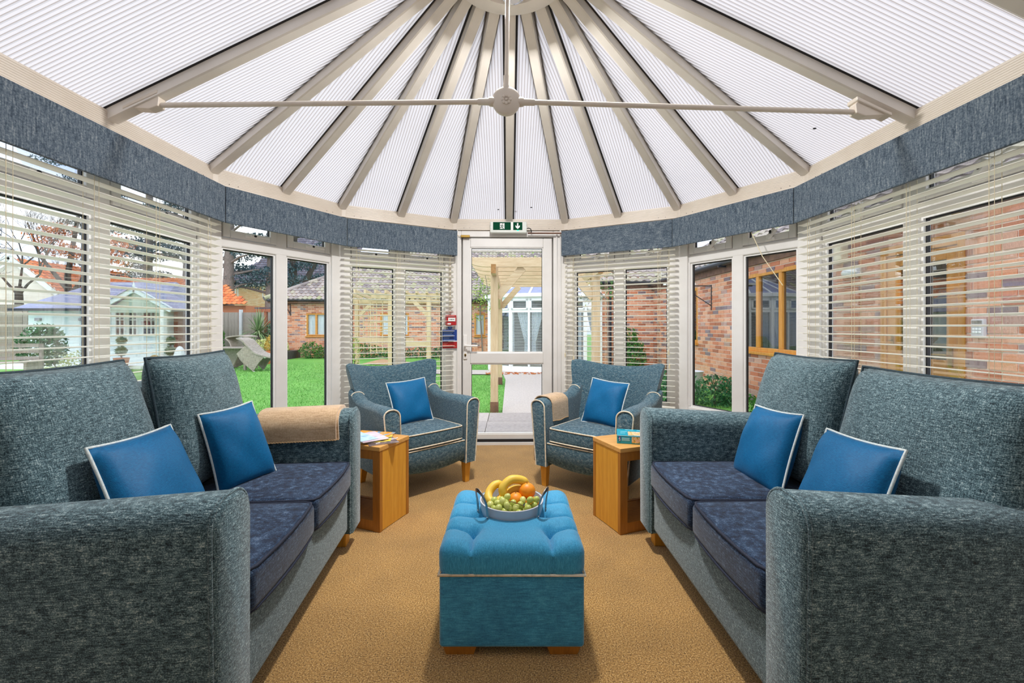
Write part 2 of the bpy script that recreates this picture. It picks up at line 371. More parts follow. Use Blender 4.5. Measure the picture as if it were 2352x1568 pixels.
# 0 rear left, 1 left, 2 front-left, 3 left of door, 4 door, 5 right of door, 6 front-right, 7 right, 8 rear right
side = ['wall_rear_left', 'wall_left', 'wall_front_left', 'wall_left_of_door', None, 'wall_right_of_door', 'wall_front_right', 'wall_right', 'wall_rear_right']
where = ['rear left', 'left behind the sofa', 'front left behind the sofa arm', 'left of the door behind the armchair', 'door', 'right of the door behind the armchair', 'front right behind the sofa arm', 'right behind the sofa', 'rear right']
trn = 1
for i, (A, Bp, L, rz) in enumerate(facet):
    ex = .045
    if side[i]:
        o = B(-ex, L+ex, .03, .16, -.1, EB if i in (0, 8) else .43).build(side[i], 'house_brick' if i in (0, 8) else 'upvc', None, bevel=.003, loc=A, rotz=rz)
        tag(o, ('plain pale wall at the '+where[i] if i in (0, 8) else 'low white panelled wall under the window, '+where[i]), 'wall', kind='structure')
        sk = B(0, L, .015, .03, 0, .09).build('baseboard_'+side[i][5:], 'upvc', None, bevel=.003, loc=A, rotz=rz)
        tag(sk, 'white skirting board along the wall, '+where[i], 'baseboard', kind='structure')
    # eaves beam with fine ribs, one per facet
    t = thing('trim_%d' % trn, 'cream ribbed eaves beam above the '+('white glazed door' if i == 4 else 'pale wall at the '+where[i] if i in (0, 8) else 'window, '+where[i]), 'eaves beam', A, rz, kind='structure'); trn += 1
    g = G(); prof = [(.0, EB), (.0, EB+.004)]
    for k in range(9): z = EB+.012+k*.0105; prof += [(.0, z), (-.0015, z+.002), (-.0015, z+.0075), (.0, z+.0095)]
    prof += [(0, ET), (.10, ET-.03), (.16, EB), ]
    g.prism([(0, y, z) for y, z in prof], (L, 0, 0)); g.build('beam', 'upvc_cream', t)
    if 0 < i < 9: B(-.03, .03, -.004, .03, EB, ET+.002).build('joint_cover', 'upvc_cream', t, bevel=.003)
    for x in (.1, .16, L-.16, L-.1):
        if 0 < i < 8: G().lathe([(.0001, 0), (.0025, 0), (.0025, .002)], 8, (x, -.002, EB+.018), Matrix.Rotation(math.pi/2, 4, 'X')).build('screw', 'black_plastic', t)
# rear wall of the house behind the camera
o = B(-2.3, 2.3, -.65, -.5, -.1, 3.6).build('wall_rear', 'house_brick'); tag(o, 'pale house wall behind the sunroom sofas', 'wall', kind='structure')

# roof ------------------------------------------------------------
ceil = thing('ceiling', 'fanned translucent polycarbonate roof on cream rafters', 'ceiling', kind='structure')
PITCH = .0195
def panel(M_, C_, H_, apex=True):
    """sheet between the facet line M_->C_ and the hub; flutes run parallel to M_->H_"""
    g = G(); w = (C_-M_).length; n = max(4, int(w/PITCH)); up = (H_-M_); nz = (C_-M_).cross(up).normalized()
    if nz.z < 0: nz = -nz
    def top(s): return (1-s) if apex else 1.0
    for k in range(n):
        s0, s1 = k/n, (k+1)/n; dd = .0022
        cols = [(s0, 0), (s0+(s1-s0)*.2, 0), (s0+(s1-s0)*.34, -dd), (s0+(s1-s0)*.86, -dd), (s1, 0)]
        for q in range(4):
            (a, ha), (b_, hb) = cols[q], cols[q+1]
            P, Q = M_.lerp(C_, a)+nz*ha, M_.lerp(C_, b_)+nz*hb
            P0 = P-up*.012; Q0 = Q-up*.012
            g.k = 1 if q == 0 else 0
            if top(a)*up.length < .03: continue
            # darker material on the outermost flutes at both sides of the sheet
            e = .05/up.length
            g.k = 1 if q == 0 else (2 if k < 2 or k > n-3 else 0)
            g.add([P0, Q0, Q+up*max(0, top(b_)), P+up*top(a)], [(0, 1, 2, 3)])
    return g.build('roof_panel', ['polycarbonate', 'polycarbonate_rib', 'polycarbonate_rim'], ceil)
def rafter(P, H_, w=.062, d=.05):
    P, H_ = Vector(P)+LOW, Vector(H_)+LOW; dr = (H_-P).normalized(); sd = dr.cross(Vector((0, 0, 1))).normalized(); up = sd.cross(dr)
    a = P-dr*.01; b_ = H_
    g = G()
    pr = [(-w/2, .0), (-w/2, d*.75), (-w/2-.004, d), (w/2+.004, d), (w/2, d*.75), (w/2, 0), (w*.36, -.004), (-w*.36, -.004)]
    g.prism([a+sd*x+up*z for x, z in pr], (b_-a)); r = g.build('rafter', 'upvc_roof', ceil)
    gg = G()
    for sg in (-1, 1): gg.beam(a+sd*sg*(w/2+.009)+up*(d+.004), b_+sd*sg*(w/2+.009)+up*(d+.004), .014, .016)
    gg.build('gasket', 'gasket', r)
RD = .05
OFF = Vector((0, 0, .012)); LOW = Vector((0, 0, -.042))
def V3(p, z): return Vector((p[0], p[1], z))
RH = ET-.002
hubR = .315; hubZ = 2.975
raf_pts = []
ridge = lambda y: Vector((0, y, HUB.z))
C = [Vector((x, y, RH)) for x, y in PL]
tieL, tieR = Vector((-2.01, 2.2, RH)), Vector((2.015, 2.2, RH))
fans = [(tieL, C[2])]+[(C[i], C[i+1]) for i in range(2, 7)]+[(C[7], tieR)]
def hubpt(P):
    d = Vector((HUB.x-P.x, HUB.y-P.y, 0)); n = d.length; return P+(HUB-P)*((n-hubR+.03)/n)
for j, (P, Q) in enumerate(fans):
    full = j in (0, 6)
    if full:
        c_, t_ = (Q, P) if j == 0 else (P, Q)
        panel(t_+OFF, c_+OFF, HUB+OFF)
    else:
        mid = (P+Q)/2; panel(mid+OFF, P+OFF, HUB+OFF); panel(mid+OFF, Q+OFF, HUB+OFF); rafter(mid, hubpt(mid))
for P in [tieL, tieR]+[C[i] for i in range(2, 8)]: rafter(P, hubpt(P))
for sx, x in ((-1, -2.01), (1, 2.015)):
    ys = [2.2, 1.475 if sx < 0 else 1.545, .83, .16, -.5]
    for a, b_ in zip(ys, ys[1:]):
        panel(Vector((x, a, RH))+OFF, Vector((x, b_, RH))+OFF, ridge(a)+OFF, False)
        if b_ > -.4: rafter((x, b_, RH), ridge(b_))
B(-.05, .05, -.5, 2.0, HUB.z-.06, HUB.z+.12).build('ridge_beam', 'upvc_roof', ceil)
hub = G().lathe([(.1, 0), (.1, .05), (.2, .05), (.215, .0), (hubR-.02, 0), (hubR, .012), (hubR, .2), (.0001, .3)], 48, (0, 2.2, hubZ)).build('hub_drum', 'upvc_roof', ceil, smooth=35)
for k in range(4):   # dead flies and leaf bits lying on the sheets near the eaves
    p = [(-.12, 4.25, 2.335), (.2, 4.22, 2.345), (.05, 4.28, 2.33), (1.78, 2.55, 2.35)][k]
    G().ball(p, .009, 6, (1.2, .8, .5)).build('debris', 'black_plastic', ceil)
cl = thing('ceiling_light', 'small chrome spotlight in the roof hub', 'light', (0.012, 2.34, hubZ))
G().lathe([(.0001, -.02), (.05, -.02), (.062, -.012), (.066, .01), (.05, .03)], 28).build('ring', 'chrome', cl, smooth=40)
G().lathe([(.0001, -.022), (.04, -.022), (.042, -.015)], 24).build('lens', 'enamel_grey', cl, smooth=40)
ld = bpy.data.lights.new('lamp_glow', 'AREA'); ld.shape = 'DISK'; ld.size = .2; ld.energy = LAMP; ld.color = (1, .985, .965); lo = bpy.data.objects.new('lamp_glow', ld); COL.objects.link(lo); lo.parent = cl; lo.location = (0, .06, -.03)
# tie bar
tb = thing('tie_bar', 'cream steel tie bar with flower boss slung across the roof', 'tie bar', (0, 2.2, 2.3))
tz = 2.3
pl_, pr_, pc = Vector((-1.80, 0, 2.308-tz)), Vector((1.765, 0, 2.273-tz)), Vector((-.022, 0, 2.327-tz))
for e in (pl_, pr_):
    d = (e-pc).normalized(); G().tube([pc+d*.06, e], .0125, 14).build('rod', 'tie_paint', tb, smooth=60)
    G().tube([pc+d*.055, pc+d*.07, pc+d*.085, pc+d*.09, pc+d*.14, pc+d*.145], [.02, .024, .022, .017, .016, .0125], 16).build('collar', 'tie_paint', tb, smooth=50)
G().tube([pc+Vector((0, 0, .06)), Vector((-.015, .05, hubZ-tz+.02))], .0105, 14).build('rod', 'tie_paint', tb, smooth=60)
G().tube([pc+Vector((0, 0, .055)), pc+Vector((0, 0, .075)), pc+Vector((0, 0, .085)), pc+Vector((0, 0, .13)), pc+Vector((.0, .0, .131))], [.02, .019, .0145, .0135, .0105], 16).build('collar', 'tie_paint', tb, smooth=50)
RX = Matrix.Rotation(math.pi/2, 4, 'X')
bo = G().lathe([(.0001, -.022), (.05, -.022), (.055, -.018), (.069, -.014), (.071, -.006), (.071, .012), (.06, .02), (.0001, .022)], 40, pc, RX).build('boss', 'tie_paint', tb, smooth=50)
# lathe turned by +90 about X: local z points to -y, so the flower sits on the +z side facing the camera
g = G()
for k in range(8):
    a = k*math.pi/4; g.ball(pc+Vector((.019*math.cos(a), -.023, .019*math.sin(a))), .0085, 8, (1, .55, 1))
g.ball(pc+Vector((0, -.024, 0)), .007, 8, (1, .8, 1)); g.build('flower', 'tie_paint', bo, smooth=60)
for sg, e in ((-1, pl_), (1, pr_)):
    g = G(); a = Vector((e.x-sg*.02, 0, e.z))
    g.prism([a+Vector((sg*x, -.024, z)) for x, z in ((-.015, -.014), (.03, -.03), (.15, -.022), (.165, -.012), (-.005, .05), (-.02, .03))], (0, .048, 0))
    g.prism([a+Vector((sg*x, -.034, z)) for x, z in ((-.02, .045), (.155, -.035), (.155, -.02), (-.02, .065))], (0, .068, 0))
    g.build('bracket', 'upvc_cream', tb, bevel=.004)

# windows ----------------------------------------------------------
ZB, ZT = .485, 1.75                  # main glass
def window(n, i, label, handles, style='bar'):
    A, Bp, L, rz = facet[i]; w = thing('window_%d' % n, label, 'window', A, rz, kind='structure')
    st = .085; mu = .09; m = L/2
    cuts = [m]
    if L > 2: cuts = [L*k/4 for k in (1, 2, 3)]
    edges = [st]+[x for c in cuts for x in (c-mu/2, c+mu/2)]+[L-st]
    panes = [(edges[k], edges[k+1]) for k in range(0, len(edges), 2)]
    g = G(); y0, y1 = .06, .13
    g.box(-.03, st-.012, y0-.02, y1, .43, EB); g.box(L-st+.012, L+.03, y0-.02, y1, .43, EB)
    g.build('corner_post', 'upvc', w, bevel=.006)
    g = G(); g.box(st-.02, L-st+.02, y0, y1, .425, ZB); g.box(st-.02, L-st+.02, y0, y1, ZT, ZT+.07); g.box(st-.02, L-st+.02, y0, y1, 2.12, EB)
    for c in cuts: g.box(c-mu/2, c+mu/2, y0+.001, y1, ZB, 2.12)
    g.box(st-.03, st, y0, y1, ZB, 2.12); g.box(L-st, L-st+.03, y0, y1, ZB, 2.12)
    g.build('frame', 'upvc', w, bevel=.008)
    B(-.02, L+.02, -.005, .075, .405, .428).build('sill', 'upvc', w, bevel=.006)
    gb = G(); gk = G()
    for a, b_ in panes:
        for zz0, zz1 in ((ZB, ZT),):
            e = .012
            gb.box(a, a+e, .075, .11, zz0, zz1); gb.box(b_-e, b_, .075, .11, zz0, zz1); gb.box(a+e, b_-e, .075, .11, zz0, zz0+e); gb.box(a+e, b_-e, .075, .11, zz1-e, zz1)
            gk.box(a+e, a+e+.007, .088, .105, zz0+e, zz1-e); gk.box(b_-e-.007, b_-e, .088, .105, zz0+e, zz1-e); gk.box(a+e, b_-e, .088, .105, zz1-e-.008, zz1-e); gk.box(a+e, b_-e, .088, .105, zz0+e, zz0+e+.005)
        B(a+.01, b_-.01, .094, .1, ZB+.01, ZT-.01).build('pane', 'glass', w)
        s = G(); s.box(a+.002, a+.05, .05, .1, ZT+.074, 2.116); s.box(b_-.05, b_-.002, .05, .1, ZT+.074, 2.116); s.box(a+.05, b_-.05, .05, .1, ZT+.074, ZT+.126); s.box(a+.05, b_-.05, .05, .1, 2.07, 2.116)
        sa = s.build('fanlight', 'upvc', w, bevel=.005)
        B(a+.05, b_-.05, .08, .086, ZT+.125, 2.072).build('pane', 'glass', sa)
        k = G()
        k.box(a+.05, a+.056, .07, .088, ZT+.126, 2.07); k.box(b_-.056, b_-.05, .07, .088, ZT+.126, 2.07); k.build('gasket', 'gasket', sa)
        if handles:
            c = (a+b_)/2+.02; z = ZT+.1; h = G()
            if style == 'bar':
                h.soft((c-.03, .043, z), (.075, .014, .022), .006, 2); h.soft((c+.035, .03, z+.006), (.14, .012, .019), .006, 2)
                hh = h.build('handle', 'handle_white', sa, smooth=60)
                G().ball((c-.005, .022, z+.006), .0085, 8, (1.3, .5, 1)).build('lock', 'black_plastic', hh)
            else:
                M_ = Matrix.Translation((c, .04, z)) @ Matrix.Rotation(.7, 4, 'Y')
                h.soft((c, .043, z-.01), (.07, .014, .024), .006, 2); h.box(-.014, .014, -.03, .005, -.01, .075, M_)
                hh = h.build('handle', 'handle_white', sa, bevel=.004)
                G().ball((c+.02, .008, z+.035), .009, 8, (1, .5, 1.6)).build('lock', 'black_plastic', hh)
    gb.build('bead', 'upvc_bright', w); gk.build('gasket', 'gasket', w)
    return w
window(1, 1, 'left side window behind the sofa with lowered blind', True)
window(2, 2, 'front left window without blind looking onto the lawn', True)
window(3, 3, 'window left of the door behind a lowered blind', True)
window(4, 5, 'window right of the door behind a lowered blind', True, 'lever')
window(5, 6, 'front right window without blind facing the brick wall', True, 'lever')
window(6, 7, 'right side window behind the sofa with lowered blind', True, 'lever')

# door -------------------------------------------------------------
A, Bp, L, rz = facet[4]
dr = thing('door_1', 'white glazed exit door with mid rail and lever handle', 'door', A, rz, kind='structure')
dx = -A.x                                   # local x of world X=0 (facet is almost square on)
xl, xr, gl, gr = dx-.485, dx+.42, dx-.407, dx+.331
g = G(); y0, y1 = .02, .12
g.box(-.03, xl-.012, y0, y1, 0, EB); g.box(xr+.012, L+.03, y0, y1, 0, EB); g.box(xl-.012, xr+.012, y0, y1, 2.095, EB)
g.build('frame', 'upvc', dr, bevel=.006)
g = G(); g.box(xl-.03, xl+.012, .102, .118, 0, 2.12); g.box(xr-.012, xr+.03, .102, .118, 0, 2.12); g.box(xl, xr, .102, .118, 2.07, 2.12); g.build('door_stop', 'upvc', dr)
g = G(); g.box(xr+.04, xr+.052, .005, .03, .02, 2.15); g.box(xr+.075, xr+.088, .0, .03, 0, EB); g.box(.03, .04, .0, .03, 0, EB); g.build('frame_bead', 'upvc', dr, bevel=.003)
g = G(); g.box(xl, gl, .03, .1, .03, 2.085); g.box(gr, xr, .03, .1, .03, 2.085); g.box(gl, gr, .03, .1, .03, .105); g.box(gl, gr, .03, .1, .818, .928); g.box(gl, gr, .03, .1, 1.992, 2.085)
lf = g.build('leaf', 'upvc', dr, bevel=.007)
for z0, z1 in ((.105, .818), (.928, 1.992)):
    pn = B(gl, gr, .062, .07, z0, z1).build('pane', 'glass', dr)
    e = .009; g = G(); g.box(gl, gl+e, .04, .075, z0, z1); g.box(gr-e, gr, .04, .075, z0, z1); g.box(gl, gr, .04, .075, z0, z0+e); g.box(gl, gr, .04, .075, z1-e, z1); g.build('bead', 'upvc_bright', pn)
    g = G(); g.box(gl+e, gl+e+.004, .055, .075, z0, z1); g.box(gr-e-.004, gr-e, .055, .075, z0, z1); g.box(gl, gr, .055, .075, z1-e-.004, z1-e); g.build('gasket', 'gasket', pn)
B(xl-.01, xr+.01, .0, .13, -.02, .028).build('threshold', 'upvc', dr, bevel=.003)
B(xl, xr, .016, .03, .028, .055).build('weather_strip', 'gasket', dr)
h = G(); h.soft((xl+.028, .022, .985), (.038, .014, .245), .006, 2); hp = h.build('handle', 'handle_white', dr, smooth=50)
G().tube([(xl+.028, .018, 1.0), (xl+.028, -.03, 1.0), (xl+.06, -.035, 1.0), (xl+.155, -.035, .998)], [.011, .011, .0105, .009], 12).build('lever', 'handle_white', hp, smooth=60)
G().ball((xl+.028, .012, .905), .011, 10, (1, .4, 1.3)).build('keyhole', 'brass', hp, smooth=60)
G().box(xl+.024, xl+.032, .005, .012, .89, .915).build('key_slot', 'black_plastic', hp)
cl = thing('door_closer', 'small brass door contact at the top left of the door', 'door contact', (-.57+xl+.025, 4.385, 2.085), rz)
B(-.04, .05, -.035, -.005, -.002, .022).build('body', 'brass', cl, bevel=.003); G().tube([(-.04, -.02, .012), (-.07, -.02, .02), (-.085, -.012, .01)], .004, 6).build('cable', 'cream_box', cl)
B(-.14, -.085, -.03, .0, -.03, .055).build('junction_box', 'upvc_cream', cl, bevel=.004)

# pelmets and blinds ------------------------------------------------
PB, PT = 1.888, 2.131
for i, lab in ((1, 'long blue-grey fabric pelmet over the left side window'), (2, 'blue-grey fabric pelmet over the front left window without blind'), (3, 'blue-grey fabric pelmet ending left of the exit sign'),
               (5, 'blue-grey fabric pelmet ending right of the exit sign'), (6, 'blue-grey fabric pelmet over the front right window without blind'), (7, 'long blue-grey fabric pelmet over the right side window')):
    A, Bp, L, rz = facet[i]; t = thing('pelmet', lab, 'pelmet', A, rz, 'fabric pelmets around the windows')
    x0, x1 = (.0275 if i not in (5, 1) else -.0), (L-.0275 if i not in (3, 7) else L)
    if i == 5: x0 = .0
    B(x0+.0015, x1-.0015, -.1, -.082, PB, PT).build('face_board', 'pelmet_cloth_turned' if i == 5 else 'pelmet_cloth', t, bevel=.003)
    if i in (3, 5):
        xe = x1-.018 if i == 3 else x0
        B(xe, xe+.0165, -.082, .0, PB, PT).build('end_return', 'pelmet_cloth', t, bevel=.002)
    B(x0+.0015, x1-.0015, -.08, 0, PT-.02, PT-.002).build('top_board', 'upvc_cream', t)
def blind(i, lab, cords, zlow=.46, tilt=.13):
    A, Bp, L, rz = facet[i]; t = thing('venetian_blind', lab, 'blind', A, rz, 'cream venetian blinds')
    x0, x1 = (.012, L-.012) if i in (3, 5) else ((.1, L+.005) if i == 1 else (-.005, L-.1))
    ns = 5; w = .047; pts = []
    for k in range(ns+1):
        u = -w/2+w*k/ns; pts.append((u, .0032*(1-(2*u/w)**2)))
    g = G(); vs = []; th = .0022
    for x in (x0, x1):
        for u, z in pts: vs.append((x, u, z))
        for u, z in reversed(pts): vs.append((x, u, z-th))
    N = 2*(ns+1); g.add(vs, [tuple(range(N)), tuple(range(N, 2*N))[::-1]]+[(k, k+N, (k+1) % N+N, (k+1) % N) for k in range(N)])
    me = g.mesh('slat', 'slat', 40)
    z = PT-.06; k = 0
    while z > zlow+.03:
        # inner (room side) edge up, outer edge down
        share('slat', me, t, (0, -.03, z), (-tilt+random.uniform(-.015, .015), random.uniform(-.0015, .0015), 0)); z -= .0487; k += 1
    B(x0, x1, -.055, -.005, zlow, zlow+.018).build('bottom_rail', 'slat', t, bevel=.004)
    B(x0, x1, -.06, .0, PT-.045, PT-.005).build('head_rail', 'slat', t, bevel=.002)
    for c in cords:
        for yy in (-.0565, -.0035):
            G().tube([(x0+(x1-x0)*c, yy, zlow), (x0+(x1-x0)*c, yy, PT-.03)], .0012, 5).build('ladder_cord', 'cord', t)
        G().tube([(x0+(x1-x0)*c+.022, -.0585, zlow), (x0+(x1-x0)*c+.022, -.0585, PT-.03)], .001, 5).build('lift_cord', 'cord', t)
    return t
blind(1, 'cream venetian blind lowered at the left side window behind the sofa', (.08, .34, .6, .9))
blind(3, 'cream venetian blind lowered left of the door behind the armchair', (.1, .45, .85))
b5 = blind(5, 'cream venetian blind lowered right of the door behind the armchair', (.07, .4, .86))
blind(7, 'cream venetian blind lowered at the right side window behind the sofa', (.08, .36, .62, .9))
for x, z in ((.03, .93), (.12, .9), (1.0, .98), (1.01, .86)):
    g = G().tube([(x, -.07, PB+.05), (x, -.07, z)], .001, 5); g.lathe([(.003, 0), (.0065, -.008), (.0065, -.04), (.0001, -.042)], 8, (x, -.07, z)); g.build('pull_cord', 'cord', b5)
A, Bp, L, rz = facet[6]
rb = thing('venetian_blind', 'raised cream venetian blind with slanting cord at the front right window', 'blind', A, rz, 'cream venetian blinds')
B(.03, L-.03, -.06, 0, PT-.06, PT-.025).build('head_rail', 'slat', rb); B(.03, L-.03, -.06, 0, PT-.2, PT-.065).build('stacked_slats', 'slat', rb)
G().tube([(.72, -.075, PB), (.80, -.072, 1.70), (.93, -.05, 1.48)], .0028, 6).build('pull_cord', 'cord', rb)
A, Bp, L, rz = facet[2]
rb = thing('venetian_blind', 'raised cream venetian blind tucked behind the front left pelmet', 'blind', A, rz, 'cream venetian blinds')
B(.03, L-.03, -.06, 0, PT-.06, PT-.025).build('head_rail', 'slat', rb); B(.03, L-.03, -.06, 0, PT-.2, PT-.065).build('stacked_slats', 'slat', rb)

# signs and small wall fittings ---------------------------------------
A, Bp, L, rz = facet[4]
ex = thing('exit_sign', 'green emergency exit sign with running figure and down arrow above door', 'exit sign', (0, 4.345, 2.14), rz)
w0, w1, h0, h1 = -.205, .16, -.02, .092
B(w0, w1, -.03, .03, h0, h1).build('housing', 'lens_clear', ex, bevel=.008)
B(-.175, -.0, -.0325, -.028, .008, .085).build('green_panel', 'sign_green', ex); B(.025, .115, -.0325, -.028, .008, .085).build('green_panel', 'sign_green', ex)
yy = -.0335
B(-.107, -.062, yy, -.031, .018, .074).build('doorway_pictogram', 'white_print', ex)
g = G(); y2 = yy-.001
def stick(pts, r): 
    for a, b_ in zip(pts, pts[1:]): g.beam((a[0], y2, a[1]), (b_[0], y2, b_[1]), .002, r, (0, 0, 1) if abs(a[0]-b_[0]) > 1e-4 else (1, 0, 0))
stick([(-.085, .055), (-.089, .04), (-.08, .03), (-.074, .019)], .006); stick([(-.089, .04), (-.094, .031), (-.112, .03)], .005)
stick([(-.102, .046), (-.094, .056), (-.085, .055), (-.077, .046), (-.066, .045)], .004)
g.lathe([(.0001, .001), (.0045, .001), (.0045, -.001)], 12, (-.079, y2, .066), RX); g.build('running_figure', 'sign_green', ex)
g = G(); g.prism([(x, yy-.0005, z) for x, z in ((.062, .076), (.075, .076), (.075, .043), (.09, .055), (.09, .037), (.0685, .017), (.047, .037), (.047, .055), (.062, .043))], (0, .002, 0)); g.build('down_arrow', 'white_print', ex)
G().ball((.07, -.032, .004), .0055, 8, (2.2, .6, .6)).build('indicator_lamp', 'led_green', ex)
for x in (w0+.008, w1-.006): G().lathe([(.0001, .0), (.005, .0), (.005, -.004)], 10, (x, -.031, .036), RX).build('screw', 'steel', ex)
cb = G().tube([(.165, 4.345, 2.17), (.18, 4.34, 2.172), (.2, 4.345, 2.165), (.207, 4.355, 2.14), (.208, 4.362, 2.125)], .0045, 8).build('sign_cable', 'black_plastic', None, smooth=60)
tag(cb, 'short black cable curving out of the exit sign', 'cable')
tr_ = B(.17, .53, 4.335, 4.365, 2.118, 2.128).build('cable_trunking', 'fascia_brown'); tag(tr_, 'thin dark cable run above the door, right of exit sign', 'cable')
A, Bp, L, rz = facet[3]
cp = thing('fire_call_point', 'red fire alarm call point on the white post left of the door', 'call point', A+Vector((math.cos(rz)*(L-.04), math.sin(rz)*(L-.04), 1.255)), rz)
B(-.05, .05, -.045, .01, -.05, .05).build('body', 'red_plastic', cp, bevel=.005); B(-.037, .037, -.047, -.044, -.012, .024).build('break_panel', 'white_print', cp)
g = G(); g.lathe([(.0001, .0), (.006, .0), (.006, -.002)], 12, (0, -.0475, .006), RX); g.box(-.024, -.012, -.0485, -.046, .003, .009); g.box(.012, .024, -.0485, -.046, .003, .009); g.build('arrows', 'black_plastic', cp)
B(-.045, -.01, -.047, -.044, -.044, -.03).build('maker_label', 'white_print', cp); B(-.04, -.005, -.03, .0, -.062, -.05).build('key_slot', 'fascia_brown', cp)
B(-.008, .008, -.005, .01, .05, .78).build('conduit', 'upvc_cream', cp)
cpb = A+Vector((math.cos(rz)*(L-.045), math.sin(rz)*(L-.045), 0))
ds = thing('round_sign', 'small round blue instruction disc under the red call point', 'sign', cpb+Vector((0, 0, 1.185)), rz)
G().lathe([(.0001, .012), (.024, .012), (.024, .008)], 24, (0, 0, 0), RX).build('disc', 'sign_blue', ds); B(-.014, .014, -.0135, -.011, -.009, -.004).build('print', 'sign_text', ds); B(-.008, .008, -.0135, -.011, .004, .007).build('print', 'sign_text', ds)
ns_ = thing('fire_notice', 'blue and red fire action notice on the post left of the door', 'notice', cpb+Vector((0, 0, 1.06)), rz)
B(-.08, .075, -.014, .0, -.085, .1).build('board', 'sign_blue', ns_); B(-.08, .075, -.0155, -.013, -.085, -.022).build('red_field', 'sign_red', ns_)
random.seed(3)
for k in range(8): B(-.07, -.07+random.uniform(.06, .135), -.0155, -.013, .084-k*.0125, .088-k*.0125).build('print_line', 'sign_text', ns_)
B(-.02, .072, -.0165, -.013, -.019, -.01).build('print_strip', 'white_print', ns_)
for k in range(4): B(-.075, -.075+[.05, .035, .1, .14][k], -.0168, -.013, -.036-k*.011, -.0325-k*.011).build('print_line', 'sign_text_red', ns_)
# ------------------------------------------------------------------ furniture
def arch(y0, y1, z0, z1, r, n=8):
    """outline in (y,z): straight sides, rounded top corners"""
    pts = [(y0, z0)]
    for k in range(n+1): a = math.pi-k*math.pi/2/n; pts.append((y0+r+r*math.cos(a), z1-r+r*math.sin(a)))
    for k in range(n+1): a = math.pi/2-k*math.pi/2/n; pts.append((y1-r+r*math.cos(a), z1-r+r*math.sin(a)))
    return pts+[(y1, z0)]
def loft(g, secs):
    n = len(secs[0]); vs = [p for s in secs for p in s]; fs = [tuple(range(n))[::-1], tuple(range((len(secs)-1)*n, len(secs)*n))]
    for i in range(len(secs)-1):
        for k in range(n): fs.append((i*n+k, i*n+(k+1) % n, (i+1)*n+(k+1) % n, (i+1)*n+k))
    g.add(vs, fs)
def pillow_grid(cs, th, n=16, pinch=.05, sag=0, power=2.2, front=1.0, back=1.0, wob=0, seed=0):
    """cs: corners 00,10,11,01 (Vectors). returns front verts, back verts, boundary"""
    a, b_, c, d = [Vector(p) for p in cs]; nrm = (b_-a).cross(d-a).normalized(); rn = random.Random(seed)
    ph = [rn.uniform(0, 6.28) for _ in range(6)]
    cen = (a+b_+c+d)/4
    def base(u, v):
        p = a*(1-u)*(1-v)+b_*u*(1-v)+c*u*v+d*(1-u)*v
        # sides bow inwards between the corners
        bu, bv = 4*u*(1-u), 4*v*(1-v); e = pinch*(bu*(abs(2*v-1)**3)+bv*(abs(2*u-1)**3))
        return p+(cen-p)*e
    def puff(u, v):
        x, y = abs(2*u-1), abs(2*v-1); return (max(0, (1-x**power)*(1-y**power)))**.5
    Fv, Bv = {}, {}
    for i in range(n+1):
        for j in range(n+1):
            u, v = i/n, j/n; p = base(u, v); h = puff(u, v)*th/2
            w = wob*puff(u, v)*(math.sin(7*u+5*v+ph[0])+math.sin(9*v-6*u+ph[1])+.7*math.sin(15*u+ph[2])*math.sin(13*v+ph[3]))
            Fv[i, j] = p+nrm*(h*front+w); Bv[i, j] = p-nrm*h*back
    bd = [Fv[i, 0] for i in range(n)]+[Fv[n, j] for j in range(n)]+[Fv[i, n] for i in range(n, 0, -1)]+[Fv[0, j] for j in range(n, 0, -1)]
    return Fv, Bv, bd
def pillow_mesh(cs, th, n=16, **kw):
    Fv, Bv, bd = pillow_grid(cs, th, n, **kw); g = G(); idx = {}; vs = []
    def vi(side, i, j):
        if i in (0, n) or j in (0, n): side = 0
        k = (side, i, j)
        if k not in idx: idx[k] = len(vs); vs.append((Fv if side == 0 else Bv)[i, j])
        return idx[k]
    fs = []
    for i in range(n):
        for j in range(n):
            fs.append((vi(0, i, j), vi(0, i+1, j), vi(0, i+1, j+1), vi(0, i, j+1))); fs.append((vi(1, i, j+1), vi(1, i+1, j+1), vi(1, i+1, j), vi(1, i, j)))
    g.add(vs, fs); return g, bd
